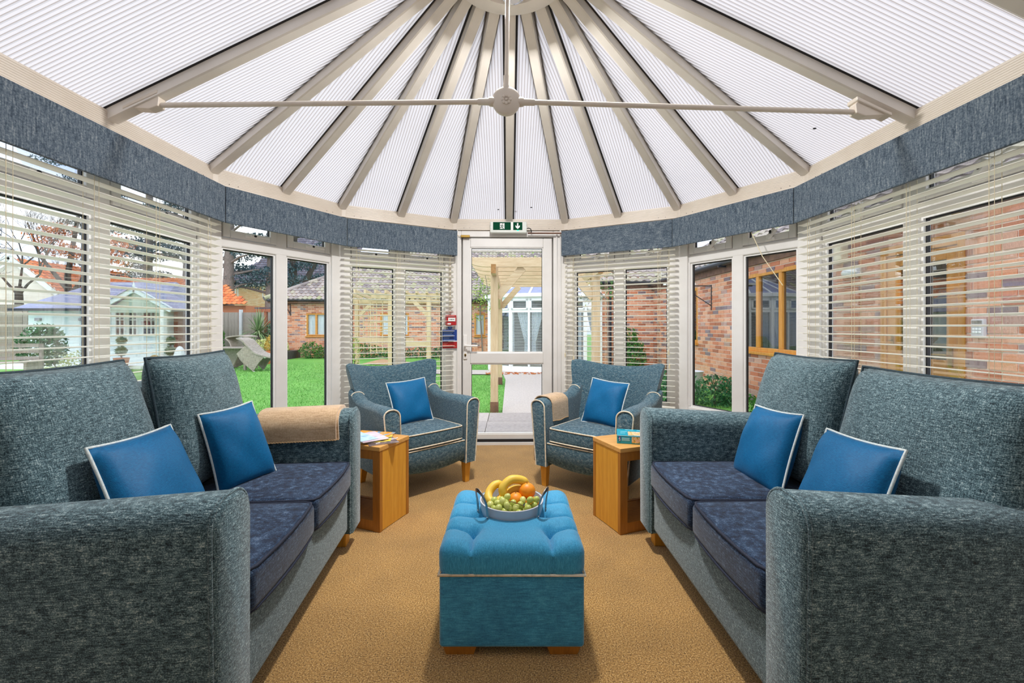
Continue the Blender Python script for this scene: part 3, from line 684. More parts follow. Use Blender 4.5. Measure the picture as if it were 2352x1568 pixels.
# --- two seat sofas. local frame: x = away from the aisle, y = along the sofa, z up (mirrored for the left one)
SL = 1.365; AW = .165; AH = .735
def sofa(sx, loc, rz, label, back_corners):
    t = thing('sofa', label, 'sofa', loc, rz, 'matching two seat sofas')
    def mk(g, name, mat, parent=t, smooth=60, **kw): return g.mirror(sx).build(name, mat, parent, smooth=smooth, **kw)
    g = G(); g.soft((.46, SL/2, .235), (.88, SL-2*AW+.03, .25), .03, 4, fn=None); mk(g, 'base', 'sofa_weave')
    for k, y0 in enumerate((0, SL-AW)):
        g = G(); secs = []
        ins = [(-.004, .012), (.004, .004), (.016, 0), (.5, 0), (.86, 0), (.9, .012)]
        out = arch(y0, y0+AW, .105, AH, .072, 8)
        cy, cz = y0+AW/2, .42
        for x, q in ins:
            s = []
            for y, z in out:
                fl = .012*(1 if (y > cy) == (k == 1) else .15)*max(0, (z-.3)/.4)*(1 if y > cy else -1)    # arm flares outwards towards the top
                yy = cy+(y+fl-cy)*(1-q/.08); zz = z-q*.8 if z > .5 else z
                s.append(Vector((x, yy, zz+.012*math.exp(-((x-.0)/.1)**2)*(1 if z > .5 else 0)-.03*max(0, x-.05)*(1 if z > .5 else 0))))
            secs.append(s)
        loft(g, secs); arm = mk(g, 'arm', 'sofa_weave', smooth=50)
        pts = [p+Vector((-.006, 0, 0)) for p in secs[2]]; mk(G().tube(pts, .0055, 8), 'piping', 'sofa_weave', arm)
    g = G(); pts = [Vector((.0, y, .338-.0)) for y in (AW+.01, SL-AW-.01)]; 
    for k in range(2):
        w = (SL-2*AW)/2; y0 = AW+k*w
        def crown(p, nrm, w=w):
            u, v = p.x/.31, p.y/(w/2); b_ = max(0, 1-u*u)*max(0, 1-v*v)
            return p+Vector((0, 0, (.018*b_ if p.z > 0 else 0)))+Vector((-.012*max(0, 1-v*v) if p.x < -.25 else 0, 0, 0))
        g = G(); g.soft((.33, y0+w/2, .42), (.66, w-.008, .135), .028, (8, 8, 2), fn=crown); c = mk(g, 'seat_cushion', 'navy_chenille', smooth=70)
        for zz in (.478, .362):
            q = G(); yy0, yy1 = y0+.014, y0+w-.014
            dz = .004 if zz > .42 else -.004; q.tube([(.6, yy0-.004, zz+dz), (.04, yy0-.004, zz+dz), (.014, yy0+.004, zz+dz), (.004, yy0+.03, zz+dz), (-.006, yy0+(yy1-yy0)*.3, zz+dz), (-.008, (yy0+yy1)/2, zz+dz), (-.006, yy0+(yy1-yy0)*.7, zz+dz), (.004, yy1-.03, zz+dz), (.014, yy1-.004, zz+dz), (.04, yy1+.004, zz+dz), (.6, yy1+.004, zz+dz)], .0055, 8); mk(q, 'piping', 'piping_navy', c)
    g = G(); g.soft((.84, SL/2, .53), (.16, SL-.06, .83), .06, 6); mk(g, 'back', 'sofa_weave')
    for k, cs in enumerate(back_corners):
        g, bd = pillow_mesh(cs if sx > 0 else cs, .26, 20, pinch=.03, power=4, front=.75, back=.75, wob=.004, seed=k+5)
        c = mk(g, 'back_cushion', 'sofa_weave', smooth=80); mk(G().tube(bd, .006, 8, closed=True), 'piping', 'piping_dark', c)
    for x, y in ((.05, .02), (.05, SL-.09), (.8, .02), (.8, SL-.09)):
        q = G(); q.prism([(x, y, .11), (x+.065, y, .11), (x+.065, y+.065, .11), (x, y+.065, .11)], (0, 0, -.11)); mk(q, 'leg', 'oak_upright', smooth=None, bevel=.004)
    return t
def bc(y0, y1, tilt=.0, top=1.045, xb=.56, xt=.69, zb=.49):
    # front side must face the aisle (-x): corners ordered so the normal points to -x
    return [(xb, y1, zb), (xb, y0, zb), (xt, y0+.01, top), (xt+tilt, y1-.01, top)]
m_ = SL/2
sofa(1, (.73, 1.085, 0), 0, 'blue-grey two seat sofa with navy seats on the right, no blanket', [bc(AW-.15, m_-.005, top=1.03), bc(m_+.005, SL-AW+.06, top=1.05)])
LROT = math.radians(4.8)
sofa(-1, (-.7325, 1.085, 0), LROT, 'blue-grey two seat sofa with navy seats on the left, blanket over its far arm', [bc(AW-.07, m_-.005, top=1.06, xt=.72), bc(m_+.005, SL-AW+.05, top=1.065, xt=.66)])

# --- scatter cushions (corner points measured in the room)
def scatter(cs, label, th=.13, pipe='piping_white', seed=0):
    cs = [Vector(p) for p in cs]; c = sum(cs, Vector())/4; base = Vector((c.x, c.y, min(p.z for p in cs)))
    t = thing('cushion', label, 'cushion', base, 0, 'teal scatter cushions'); g, bd = pillow_mesh([p-base for p in cs], th, 18, pinch=.055, power=2.6, wob=.0035, seed=seed)
    g.build('cover', 'teal_satin', t, smooth=80); G().tube(bd, .0048, 8, closed=True).build('piping', pipe, t, smooth=60)
# order: bottom-left, bottom-right, top-right, top-left as seen from the front
scatter([(-1.08, 1.24, .495), (-1.10, 1.60, .50), (-1.315, 1.68, .812), (-1.269, 1.30, .826)], 'teal cushion nearest the camera on the left sofa', seed=1)
scatter([(-1.225, 1.83, .475), (-1.12, 2.085, .49), (-1.235, 2.075, .835), (-1.315, 1.83, .82)], 'teal cushion at the far end of the left sofa beside the beige blanket', seed=2)
scatter([(1.105, 2.165, .47), (1.115, 1.80, .475), (1.26, 1.87, .81), (1.19, 2.115, .81)], 'teal cushion at the far end of the right sofa', seed=3)
scatter([(1.05, 1.62, .495), (1.04, 1.27, .495), (1.20, 1.32, .814), (1.221, 1.68, .797)], 'teal cushion nearest the camera on the right sofa', seed=4)

# --- wing armchairs. local frame: x across, y back, z up, front edge at y=0
def armchair(loc, rz, label):
    t = thing('armchair', label, 'armchair', loc, rz, 'matching wing armchairs')
    # seat base with bowed lower edge
    g = G(); n = 12; secs = []
    for k in range(n+1):
        x = -.27+.54*k/n; bow = .03*(1-(x/.27)**2); s = [Vector((x, y, z)) for y, z in ((.0, .19-bow), (-.012, .2-bow), (-.016, .31), (-.01, .335), (.02, .34), (.56, .32), (.56, .16))]
        secs.append(s)
    loft(g, secs); g.build('base', 'chair_weave', t, smooth=50)
    G().tube([s[3]+Vector((0, -.002, -.004)) for s in secs], .0045, 8).build('piping', 'piping_cream', t, smooth=60)
    def crown(p, nrm): b_ = max(0, 1-(p.x/.27)**2)*max(0, 1-(p.y/.26)**2); return p+Vector((0, -.012*max(0, 1-(p.x/.27)**2) if p.y < -.2 else 0, .014*b_ if p.z > 0 else 0))
    g = G(); g.soft((0, .25, .395), (.525, .52, .105), .024, (8, 8, 2), fn=crown); c = g.build('seat_cushion', 'chair_weave', t, smooth=70)
    for zz in (.442, .349):
        G().tube([(-.258, .45, zz), (-.258, .02, zz), (-.25, -.004, zz)]+[(-.24+.03*k, -.0075-.012*(1-((-.24+.03*k)/.27)**2), zz) for k in range(17)]+[(.25, -.004, zz), (.258, .02, zz), (.258, .45, zz)], .005, 8).build('piping', 'piping_cream', c, smooth=60)
    for sg in (-1, 1):
        g = G(); secs = []
        for y, hh, wd, ox in ((-.028, .625, .098, .012), (-.02, .642, .108, .012), (.0, .65, .112, .012), (.12, .652, .106, .008), (.28, .648, .1, .0), (.42, .66, .098, -.004), (.5, .7, .096, -.004), (.54, .73, .094, -.004), (.56, .72, .08, -.004)):
            s = []
            for xx, z in arch(-wd/2, wd/2, .16, hh, wd/2*.92, 7):
                # the arm swells outwards towards the top
                tt = max(0, (z-.2)/.45); s.append(Vector((sg*(.315+ox*tt+.022*tt*tt)+xx*(.82+.3*tt), y, z)))
            secs.append(s)
        loft(g, secs if sg > 0 else secs); arm = g.build('arm', 'chair_weave', t, smooth=50)
        G().tube([p+Vector((0, -.008, 0)) for p in secs[1]], .005, 8).build('piping', 'piping_cream', arm, smooth=60)
        G().tube([p+Vector((0, 0, .003)) for p in secs[6][3:-3]], .004, 8).build('piping', 'piping_cream', arm, smooth=60)
    # curved wing back
    nu, nv = 24, 14
    def sp(u, v, side):
        w = .29+.12*max(0, v-.15)**.9; z = .34+(.512+.066*abs(u)**2.2-.028*abs(u)**14)*v
        y = .50+.16*v-.125*abs(u)**2.4*(.55+.45*v)
        th = .115*(1-.35*v)*(1-.25*abs(u)**3)
        e = (1-max(0, (v-.9)/.1)**2*.45)
        yc = y+th/2
        return Vector((u*w, yc+(th/2*e if side else -th/2*e), z+(.0 if v < .9 else 0)))
    g = G(); vs = []; fs = []; id_ = {}
    ring = [(i, 0) for i in range(nu+1)]+[(i, 1) for i in range(nu, -1, -1)]
    for j in range(nv+1):
        for i, sd in ring: vs.append(sp(-1+2*i/nu, j/nv, sd))
    R_ = len(ring)
    for k in range(R_//2): pass
    for j in range(nv):
        for k in range(R_): fs.append((j*R_+k, j*R_+(k+1) % R_, (j+1)*R_+(k+1) % R_, (j+1)*R_+k))
    # rounded top
    top = []
    for i, sd in ring:
        p, q = sp(-1+2*i/nu, 1, 0), sp(-1+2*i/nu, 1, 1); m2 = (p+q)/2; top.append(m2+((p if sd == 0 else q)-m2)*.5+Vector((0, 0, .014)))
    b0 = len(vs); vs += top
    for k in range(R_): fs.append((nv*R_+k, nv*R_+(k+1) % R_, b0+(k+1) % R_, b0+k))
    for i in range(nu): fs.append((b0+i, b0+i+1, b0+R_-2-i, b0+R_-1-i))
    g.add(vs, fs); g.build('back', 'chair_weave', t, smooth=70)
    for x, y, lean in ((-.315, .03, 0), (.315, .03, 0), (-.27, .52, .05), (.27, .52, .05)):
        q = .028; w2 = .019; g = G(); g.add([(x-q, y-q, .19), (x+q, y-q, .19), (x+q, y+q, .19), (x-q, y+q, .19), (x-w2, y-w2+lean, 0), (x+w2, y-w2+lean, 0), (x+w2, y+w2+lean, 0), (x-w2, y+w2+lean, 0)], [(0, 1, 2, 3), (7, 6, 5, 4), (0, 4, 5, 1), (1, 5, 6, 2), (2, 6, 7, 3), (3, 7, 4, 0)])
        g.build('leg', 'oak_upright', t, bevel=.003)
    return t
ACL = ((-.552, 3.12, 0), math.radians(44)); ACR = ((.487, 3.05, 0), math.radians(-38.5))
armchair(*ACL, 'blue tweed wing armchair left of the door beside the magazine table')
armchair(*ACR, 'blue tweed wing armchair right of the door with a blanket on one arm')
def chair_scatter(ch, label, cs, seed):
    M_ = Matrix.Translation(ch[0]) @ Matrix.Rotation(ch[1], 4, 'Z'); scatter([M_ @ Vector(p) for p in cs], label, .12, seed=seed)
chair_scatter(ACL, 'teal cushion in the left armchair', [(-.15, .27, .45), (.185, .28, .455), (.2, .43, .775), (-.15, .42, .76)], 5)
chair_scatter(ACR, 'teal cushion in the right armchair', [(-.16, .30, .455), (.17, .25, .45), (.19, .40, .765), (-.13, .43, .785)], 6)

# --- side tables: open box with solid ends
def side_table(loc, rz, sx, label, w=.44, d=.292, h=.495):
    t = thing('side_table', label, 'side table', loc, rz, 'oak side tables')
    # local: x runs behind the sofa (mirrored by sx), y away from camera; solid panel at x=0
    def mk(g, name, mat, parent=t, **kw): return g.mirror(sx).build(name, mat, parent, **kw)
    mk(B(-.004, w, -.004, d, h-.026, h), 'top', 'oak_along', bevel=.003)
    mk(B(.0, .022, .02, d-.03, .004, h-.027), 'end_panel', 'oak_upright'); mk(B(w-.024, w-.002, .02, d-.03, .004, h-.027), 'end_panel', 'oak_upright')
    for y0 in (0, d-.028):
        g = G(); mm = 'oak_dark' if y0 == 0 else 'oak_upright'
        g.box(-.002, .048, y0, y0+.026, 0, h-.026); g.box(w-.05, w, y0, y0+.026, 0, h-.026); g.box(.048, w-.05, y0+.001, y0+.025, h-.078, h-.027); g.box(.048, w-.05, y0+.001, y0+.025, .002, .062)
        mk(g, 'frame', 'oak_dark', bevel=.0015)
    mk(B(.022, w-.022, .026, d-.028, .04, .058), 'bottom_shelf', 'oak_dark')
    return t
side_table((-.757, 2.513, 0), math.radians(-21), -1, 'oak open side table stacked with magazines behind the left sofa')
side_table((.627, 2.484, 0), math.radians(21), 1, 'oak open side table holding a jigsaw box behind the right sofa')
ML = Matrix.Translation((-.757, 2.513, 0)) @ Matrix.Rotation(math.radians(-21), 4, 'Z')
def mag(x, y, z, w, l, a, th, cover, label, bend=0):
    p = ML @ Vector((x, y, z)); t = thing('magazine', label, 'magazine', p, math.radians(-21)+a, 'magazines on the side table')
    B(-w/2, w/2, -l/2, l/2, 0, th*.8).build('pages', 'paper', t); B(-w/2-.001, w/2+.001, -l/2-.001, l/2+.001, th*.8, th).build('cover', cover, t)
mag(-.1, .13, .496, .17, .235, .9, .004, 'cover_dark', 'dark magazine at the bottom of the pile on the left table')
mag(-.13, .15, .5005, .17, .23, .55, .004, 'cover_yellow', 'yellow leaflet in the magazine pile on the left table')
mag(-.2, .17, .505, .19, .24, 1.7, .004, 'cover_orange', 'orange and turquoise magazine on the left table')
mag(-.165, .115, .5095, .16, .225, 1.05, .004, 'cover_pink', 'pale pink folded leaflet on the left table')
mag(-.21, .085, .514, .105, .25, 1.15, .006, 'cover_blue', 'pale blue brochure on top of the magazine pile')
g = G().tube([ML @ Vector((-.055, .035, .499)), ML @ Vector((-.02, .2, .499))], .003, 8).build('pencil', 'paper', None); tag(g, 'thin white pen lying at the table edge beside the magazines', 'pen')
MR = Matrix.Translation((.627, 2.484, 0)) @ Matrix.Rotation(math.radians(21), 4, 'Z')
jb = thing('jigsaw_box', 'teal jigsaw puzzle box with a picture on the right side table', 'puzzle box', MR @ Vector((.045, .10, .496)), math.radians(21-34))
JL, JW, JH = .255, .17, .048
B(0, JL, 0, JW, 0, JH).build('lid', 'box_teal', jb, bevel=.002); B(.0, JL, -.0008, .001, JH-.003, JH+.0004).build('lid_edge', 'box_edge', jb)
B(.085, .137, -.0012, 0, .006, .042).build('side_picture', 'box_picture', jb); B(.065, JL-.012, .012, JW*.62, JH, JH+.0008).build('top_picture', 'box_picture', jb)
B(.009, .022, -.0012, 0, .015, .041).build('emblem', 'box_navy', jb); G().lathe([(.0001, 0), (.003, 0), (.003, -.001)], 10, (.0155, -.0014, .0365), RX).build('emblem_dot', 'box_dot', jb)
sp_ = []
for k in range(9): a = .5+k/8*3.9; sp_.append((.0155+.0036*math.cos(a), -.0016, .0285+.0033*math.sin(a)))
for k in range(9): a = 1.25-k/8*3.9; sp_.append((.0155+.0038*math.cos(a), -.0016, .0215+.0036*math.sin(a)))
G().tube(sp_, .0012, 6).build('lettering', 'white_print', jb)
for k, (a, b_, z) in enumerate(((.028, .074, .034), (.028, .07, .029), (.028, .074, .024), (.028, .073, .019), (.145, .172, .034), (.145, .17, .030), (.15, .168, .022), (.147, .172, .014), (.18, .215, .036), (.183, .21, .031), (.185, .215, .010))):
    B(a, b_, -.001, 0, z-.0013, z+.0013).build('print_line', 'box_text', jb)
for a, b_, y in ((.02, .05, .06), (.022, .06, .1), (.05, .1, .15), (.12, .16, .14)): B(a, b_, y, y+.008, JH, JH+.0006).build('print_line', 'box_text', jb)

# --- tufted ottoman
OX0, OX1, OY0, OY1 = -.258, .266, 1.566, 2.12
oc = ((OX0+OX1)/2, (OY0+OY1)/2); ow, od = OX1-OX0, OY1-OY0
ot = thing('ottoman', 'blue velvet ottoman with deep buttoned top and cream piping', 'ottoman', (oc[0], oc[1], 0))
G().soft((0, 0, .165), (ow, od, .265), .014, 4).build('body', 'ottoman_body', ot, smooth=50)
bx = [-.147, .147]; by = [-.135, .0, .135]
segs = []
for x in bx:
    segs += [((x, -.2775), (x, by[0])), ((x, by[-1]), (x, .2775))]
for y in by: segs += [((-.262, y), (bx[0], y)), ((bx[1], y), (.262, y)), ((bx[0], y), (bx[1], y))] if y > -.1 else [((-.262, y+.03), (bx[0], y)), ((bx[1], y), (.262, y+.03))]
def sd_(px_, py_, s):
    (ax, ay), (bx_, by_) = s; vx, vy = bx_-ax, by_-ay; q = max(0, min(1, ((px_-ax)*vx+(py_-ay)*vy)/(vx*vx+vy*vy))); return math.hypot(px_-ax-q*vx, py_-ay-q*vy)
def tuft(p, nrm):
    topw = max(0, min(1, (p.z+.0)/.03)); d = min(sd_(p.x, p.y, s) for s in segs); rb = min(math.hypot(p.x-x, p.y-y) for x in bx for y in by)
    dip = .014*math.exp(-(d/.007)**2)+.016*math.exp(-(d/.03)**2)+.026*math.exp(-(rb/.02)**2)+.012*math.exp(-(rb/.05)**2)
    edge = max(abs(p.x)/.262, abs(p.y)/.2775); dip *= (1 if edge < .9 else 1-(edge-.9)*5)
    q = Vector(p); q.z -= dip*topw
    if p.z < .035 and nrm.length > 0 or topw < 1:
        e = min(sd_(p.x, 0, ((x, -1), (x, 1))) for x in bx) if abs(p.y) > .26 else 1
        s = .006*math.exp(-(e/.006)**2)
        q.y += s*(1 if p.y < 0 else -1)
    return q
g = G(); g.soft((0, 0, .338), (ow+.012, od+.012, .14), .05, (74, 74, 2), rs=6, fn=tuft); tp = g.build('tufted_top', 'ottoman_velvet', ot, smooth=80)
for x in bx:
    for y in by: G().ball((x, y, .349), .011, 8, (1, 1, .5)).build('button', 'ottoman_velvet', tp, smooth=80)
h = (ow/2+.002, od/2+.002)
G().tube([(-h[0], -h[1], .297), (h[0], -h[1], .297), (h[0], h[1], .297), (-h[0], h[1], .297)], .0055, 8, closed=True).build('piping', 'piping_cream', ot, smooth=60)
for x0 in (-ow/2+.012, ow/2-.135):
    for y0 in (-od/2+.01, od/2-.07):
        a = .012; g = G(); g.add([(x0, y0, .034), (x0+.123, y0, .034), (x0+.123, y0+.06, .034), (x0, y0+.06, .034), (x0+a, y0+.006, 0), (x0+.123-a, y0+.006, 0), (x0+.123-a, y0+.054, 0), (x0+a, y0+.054, 0)], [(0, 1, 2, 3), (7, 6, 5, 4), (0, 4, 5, 1), (1, 5, 6, 2), (2, 6, 7, 3), (3, 7, 4, 0)]); g.build('foot', 'oak_dark', ot)

# --- fruit bowl
BC = Vector((.004, 1.885, .386)); BR = .137
fb = thing('fruit_bowl', 'shallow grey enamel bowl with two steel strap handles on the ottoman', 'bowl', BC)
G().lathe([(.0001, 0), (.118, 0), (.128, .006), (.134, .03), (BR, .06), (BR-.006, .0605), (.127, .03), (.122, .012), (.0001, .009)], 56).build('dish', 'enamel_grey', fb, smooth=50)
for sg in (-1, 1):
    a0 = -.45 if sg > 0 else math.pi+.55
    g = G(); c, s_ = math.cos(a0), math.sin(a0); tx, ty = -s_, c
    pts = []
    for k in range(17):
        q = math.pi*k/16; wv = math.cos(q)*.042; hz = .045+.082*math.sin(q)**.6 if 0 < k < 16 else .0
        rr = BR+.003+.022*math.sin(q); pts.append(Vector((c*rr+tx*wv, s_*rr+ty*wv, max(hz, .035))))
    pts = [pts[0]-Vector((0, 0, .02))]+pts+[pts[-1]-Vector((0, 0, .02))]
    vs = []; fs = []; rad = Vector((c, s_, 0)); L_ = len(pts)
    for k, p in enumerate(pts):
        d = (pts[min(k+1, L_-1)]-pts[max(k-1, 0)]).normalized(); sd = d.cross(rad).normalized()
        for i, j in ((-1, 0), (1, 0), (1, 1), (-1, 1)): vs.append(p+sd*.008*i+rad*.0025*j)
    for k in range(L_-1):
        for q in range(4): fs.append((k*4+q, k*4+(q+1) % 4, k*4+4+(q+1) % 4, k*4+4+q))
    fs += [(3, 2, 1, 0), tuple(range(L_*4-4, L_*4))]; g.add(vs, fs); hd = g.build('handle', 'steel', fb, smooth=40)
    for wv in (-.042, .042): G().ball((c*(BR+.005)+tx*wv, s_*(BR+.005)+ty*wv, .025), .004, 6).build('rivet', 'chrome', hd, smooth=60)
def banana(pts, r, label):
    P = [BC+Vector(p) for p in pts]; b0 = P[len(P)//2]; t = thing('banana', label, 'banana', b0, 0, 'bananas in the bowl')
    # smooth the spine
    Q = []
    for k in range(41):
        u = k/40*(len(P)-1); i = min(int(u), len(P)-2); f = u-i; p0, p1, p2, p3 = P[max(i-1, 0)], P[i], P[i+1], P[min(i+2, len(P)-1)]
        Q.append(.5*((2*p1)+(p2-p0)*f+(2*p0-5*p1+4*p2-p3)*f*f+(3*p1-p0-3*p2+p3)*f**3)-b0)
    rr = [r*min(1, .32+1.1*min(k, 40-k)/9) for k in range(41)]
    G().tube(Q, rr, 10).build('peel', 'banana', t, smooth=180)
    G().tube([Q[0]+(Q[0]-Q[1]).normalized()*.012, Q[0]], [r*.25, r*.34], 6).build('stalk', 'banana_tip', t); G().ball(Q[-1], r*.36, 6).build('tip', 'banana_tip', t)
banana([(-.03, .005, .06), (-.038, .015, .1), (-.005, .035, .128), (.04, .045, .125), (.075, .05, .105)], .019, 'large yellow banana arching over the top of the fruit')
banana([(-.04, -.02, .055), (-.09, -.015, .055), (-.1, .02, .075), (-.075, .05, .1), (-.035, .065, .1)], .018, 'yellow banana curling at the left of the bowl')
banana([(-.03, .045, .05), (.0, .055, .075), (.035, .06, .08), (.07, .065, .06)], .017, 'spotted banana under the arching one')
banana([(-.11, -.03, .032), (-.075, -.005, .032), (-.05, .04, .045), (-.02, .075, .055)], .017, 'short banana low at the left rim of the bowl')
for c, r, lab in (((.068, .03, .082), .037, 'large orange on top of the fruit beside the banana'), ((.018, .005, .052), .034, 'orange in the middle of the bowl behind the grapes'), ((.09, -.015, .042), .032, 'orange at the right side under the grapes')):
    t = thing('orange', lab, 'orange', BC+Vector(c), 0, 'oranges in the bowl'); G().ball((0, 0, 0), r, 20, (1, 1, .95)).build('peel', 'orange_peel', t, smooth=80)
    G().ball((0, -.002, r*.94), .003, 6).build('navel', 'grape_stem', t)
gb_ = thing('grape_bunch', 'bunch of green grapes across the front of the bowl', 'grapes', BC)
me = G().ball((0, 0, 0), .0142, 10, (1, 1, 1.18)).mesh('grape', 'grape', 80)
random.seed(21); pos = []
for k in range(4000):
    if len(pos) > 48: break
    x = random.uniform(-.092, .105); y = random.uniform(-.105, -.02); z = random.uniform(.024, .078)
    if math.hypot(x, y) > .114: continue
    lim = .044+.028*math.exp(-((x+.03)/.03)**2)+.03*math.exp(-((x-.085)/.03)**2)+.25*(y+.1)
    if z > lim or any((Vector((x, y, z))-p).length < .0252 for p in pos): continue
    if (Vector((x, y, z))-Vector((.018, .005, .052))).length < .044 or (Vector((x, y, z))-Vector((.09, -.015, .042))).length < .042: continue
    pos.append(Vector((x, y, z)))
for p in pos: share('grape', me, gb_, p, (random.uniform(0, 1.2), random.uniform(0, 1.2), random.uniform(0, 3)), (random.uniform(.94, 1.06),)*3)
g = G(); g.tube([(-.055, -.085, .062), (-.03, -.08, .074), (.0, -.075, .077), (.03, -.08, .07), (.055, -.085, .06)], .0016, 6)
for a, b_ in (((-.03, -.08, .074), (-.05, -.065, .07)), ((0, -.075, .077), (.0, -.055, .07)), ((.03, -.08, .07), (.045, -.075, .062)), ((-.055, -.085, .062), (-.062, -.092, .05))): g.tube([a, b_], .0011, 5)
g.build('stem', 'grape_stem', gb_)

# --- blankets
def drape(g, prof, ys, off=0.0, wob=.0):
    """prof: list of (across, z); ys: list of along values; f maps to 3D outside"""
    pass
bl = thing('blanket', 'folded beige fleece blanket over the far arm of the left sofa', 'blanket', (-.7325, 1.085, 0), LROT, 'beige throws')
def cloth(outline, xs, thick, layers, parent, mat, mapper, name='fold', hems=(0,)):
    for L_ in range(layers):
        g = G(); vs = []; n = len(outline); m = len(xs)
        for q, off in enumerate((.004+L_*thick, .004+(L_+.9)*thick)):
            for i, x in enumerate(xs):
                for k, (y, z, ny, nz) in enumerate(outline):
                    w = .004*math.sin(9*i/m+k*.3+L_)*min(1, k/4)
                    vs.append(mapper(x, y+ny*off, z+nz*off+ (w if abs(nz) < .4 else 0), k/(n-1), L_))
        fs = []
        for i in range(m-1):
            for k in range(n-1):
                a = i*n+k; fs.append((a, a+1, a+n+1, a+n)); b_ = m*n; fs.append((b_+a+n, b_+a+n+1, b_+a+1, b_+a))
        b_ = m*n
        for i in range(m-1):
            for k in (0, n-1): a = i*n+k; fs.append((a, a+n, b_+a+n, b_+a) if k == 0 else (b_+a, b_+a+n, a+n, a))
        for k in range(n-1):
            for i in (0, m-1): a = i*n+k; fs.append((b_+a, b_+a+1, a+1, a) if i == 0 else (a, a+1, b_+a+1, b_+a))
        g.add(vs, fs); fo = g.build(name, mat, parent, smooth=60)
        for e in hems:
            q0 = [Vector(vs[m*n+i*n+e]) for i in range(m)]; q = []
            for i in range(m-1): q += [q0[i].lerp(q0[i+1], j/4)+Vector((0, 0, .0015 if j % 2 else -.0015)) for j in range(4)]
            G().tube(q, .0032, 6).build('hem_stitching', 'blanket_hem', fo)
def arm_line(y0, y1, zt, r, zin, zout, n=8):
    pts = []
    for k in range(4): pts.append((y0, zin+(zt-r-zin)*k/4, -1, 0))
    for k in range(n+1): a = math.pi-k*math.pi/2/n; pts.append((y0+r+r*math.cos(a), zt-r+r*math.sin(a), math.cos(a), math.sin(a)))
    for k in range(n+1): a = math.pi/2-k*math.pi/2/n; pts.append((y1-r+r*math.cos(a), zt-r+r*math.sin(a), math.cos(a), math.sin(a)))
    for k in range(1, 5): pts.append((y1, zt-r-(zt-r-zout)*k/4, 1, 0))
    return pts
ol = arm_line(SL-AW-.004, SL+.012, AH+.004, .07, .605, .66)
xs = [.06+.40*k/14 for k in range(15)]
cloth(ol, xs, .011, 2, bl, 'blanket_fleece', lambda x, y, z, s, L_: Vector((-(x+.02*s+.012*L_*(1-s)), y, z-.03*max(0, x-.05))))
bl2 = thing('blanket', 'beige fleece blanket hanging over the arm of the right armchair', 'blanket', ACR[0], ACR[1], 'beige throws')
ol = [(-y, z, -ny, nz) for y, z, ny, nz in reversed(arm_line(.285, .428, .655, .052, .475, .16))]
ys_ = [.055+.225*k/10 for k in range(11)]
cloth(ol, ys_, .006, 1, bl2, 'blanket_fleece', lambda x, y, z, s, L_: Vector((y, x+(.05*(s-.5) if s > .5 else 0), z)), hems=(len(ol)-1,))
# ------------------------------------------------------------------ garden
GZ = -.07
def in_frame(p, x0=0, x1=2352, y0=0, y1=900): q = px(p); return x0 < q[0] < x1 and y0 < q[1] < y1
lw = G().add([(-60, 2.5, GZ), (40, 2.5, GZ), (40, 70, GZ), (-60, 70, GZ)], [(0, 1, 2, 3)]).build('lawn', 'lawn'); tag(lw, 'green mown lawn around the sunroom', 'lawn', kind='structure')
random.seed(5); g = G()
def blade(x, y, h):
    a = random.uniform(0, 6.28); w = .004+.0006*y; dx, dy = math.cos(a)*w, math.sin(a)*w; lx, ly = random.uniform(-.5, .5)*h, random.uniform(-.5, .5)*h
    g.add([(x-dx, y-dy, GZ), (x+dx, y+dy, GZ), (x+lx, y+ly, GZ+h)], [(0, 1, 2)])
def on_path(x, y): return (-.13 < x < 2.2 and y < 14.2) or (-1.25 < x < 2.2 and y < 6.15) or (abs(y-(11.9+.045*x*x)) < 1.0 and x < 0 and x > -5) 
k = 0
while k < 26000:
    y = 4.6+10*random.random()**1.6; x = (random.uniform(520, 1175)-HX)/F*y
    if on_path(x, y): k += 1; continue
    blade(x, y, random.uniform(.015, .04)*(.7+.03*y)); k += 1
k = 0
while k < 3500:
    y = random.uniform(4.6, 9); x = (random.uniform(1490, 1850)-HX)/F*y
    if 2.3 < x < 3.8: blade(x, y, random.uniform(.03, .06))
    k += 1
o = g.build('grass', 'grass_blade'); tag(o, 'short green grass blades of the lawn', 'grass', kind='stuff')
# path and paving
pth = G(); pth.prism([(-.12, 6.15, GZ), (2.2, 6.15, GZ), (2.2, 14.2, GZ), (-.4, 14.2, GZ), (-.35, 11), (-.1, 10)] if False else [(-.12, 6.15, GZ), (2.2, 6.15, GZ), (2.2, 14.2, GZ), (-.4, 14.2, GZ), (-.12, 10.2, GZ)], (0, 0, .03))
o = pth.build('garden_path', 'tarmac'); tag(o, 'grey path running from the door past the pergola', 'path', kind='structure')
g = G(); N = 16; pts = [(-.1-5*k/N, 11.9+.045*(5*k/N)**2) for k in range(N+1)]
for (x0, y0), (x1, y1) in zip(pts, pts[1:]): g.add([(x0, y0-.55, GZ+.02), (x0, y0+.55, GZ+.02), (x1, y1+.55, GZ+.02), (x1, y1-.55, GZ+.02)], [(0, 1, 2, 3)])
o = g.build('curving_path', 'tarmac'); tag(o, 'pale path curving across the lawn towards the bungalow', 'path', kind='structure')
g = G(); g.add([(-5, 16.9, GZ+.015), (-5, 14.6, GZ+.015), (-2.5, 13.6, GZ+.015), (-2.3, 14.0, GZ+.015)], [(0, 1, 2, 3)]); o = g.build('gravel_bed', 'gravel'); tag(o, 'strip of bare earth at the foot of the lattice arbour', 'flower bed', kind='structure')
pv = thing('patio', 'grey paving slabs outside the door', 'paving', (0, 0, 0), kind='structure')
me = B(-.295, .295, -.27, .27, 0, .045).mesh('paving_slab', 'paving')
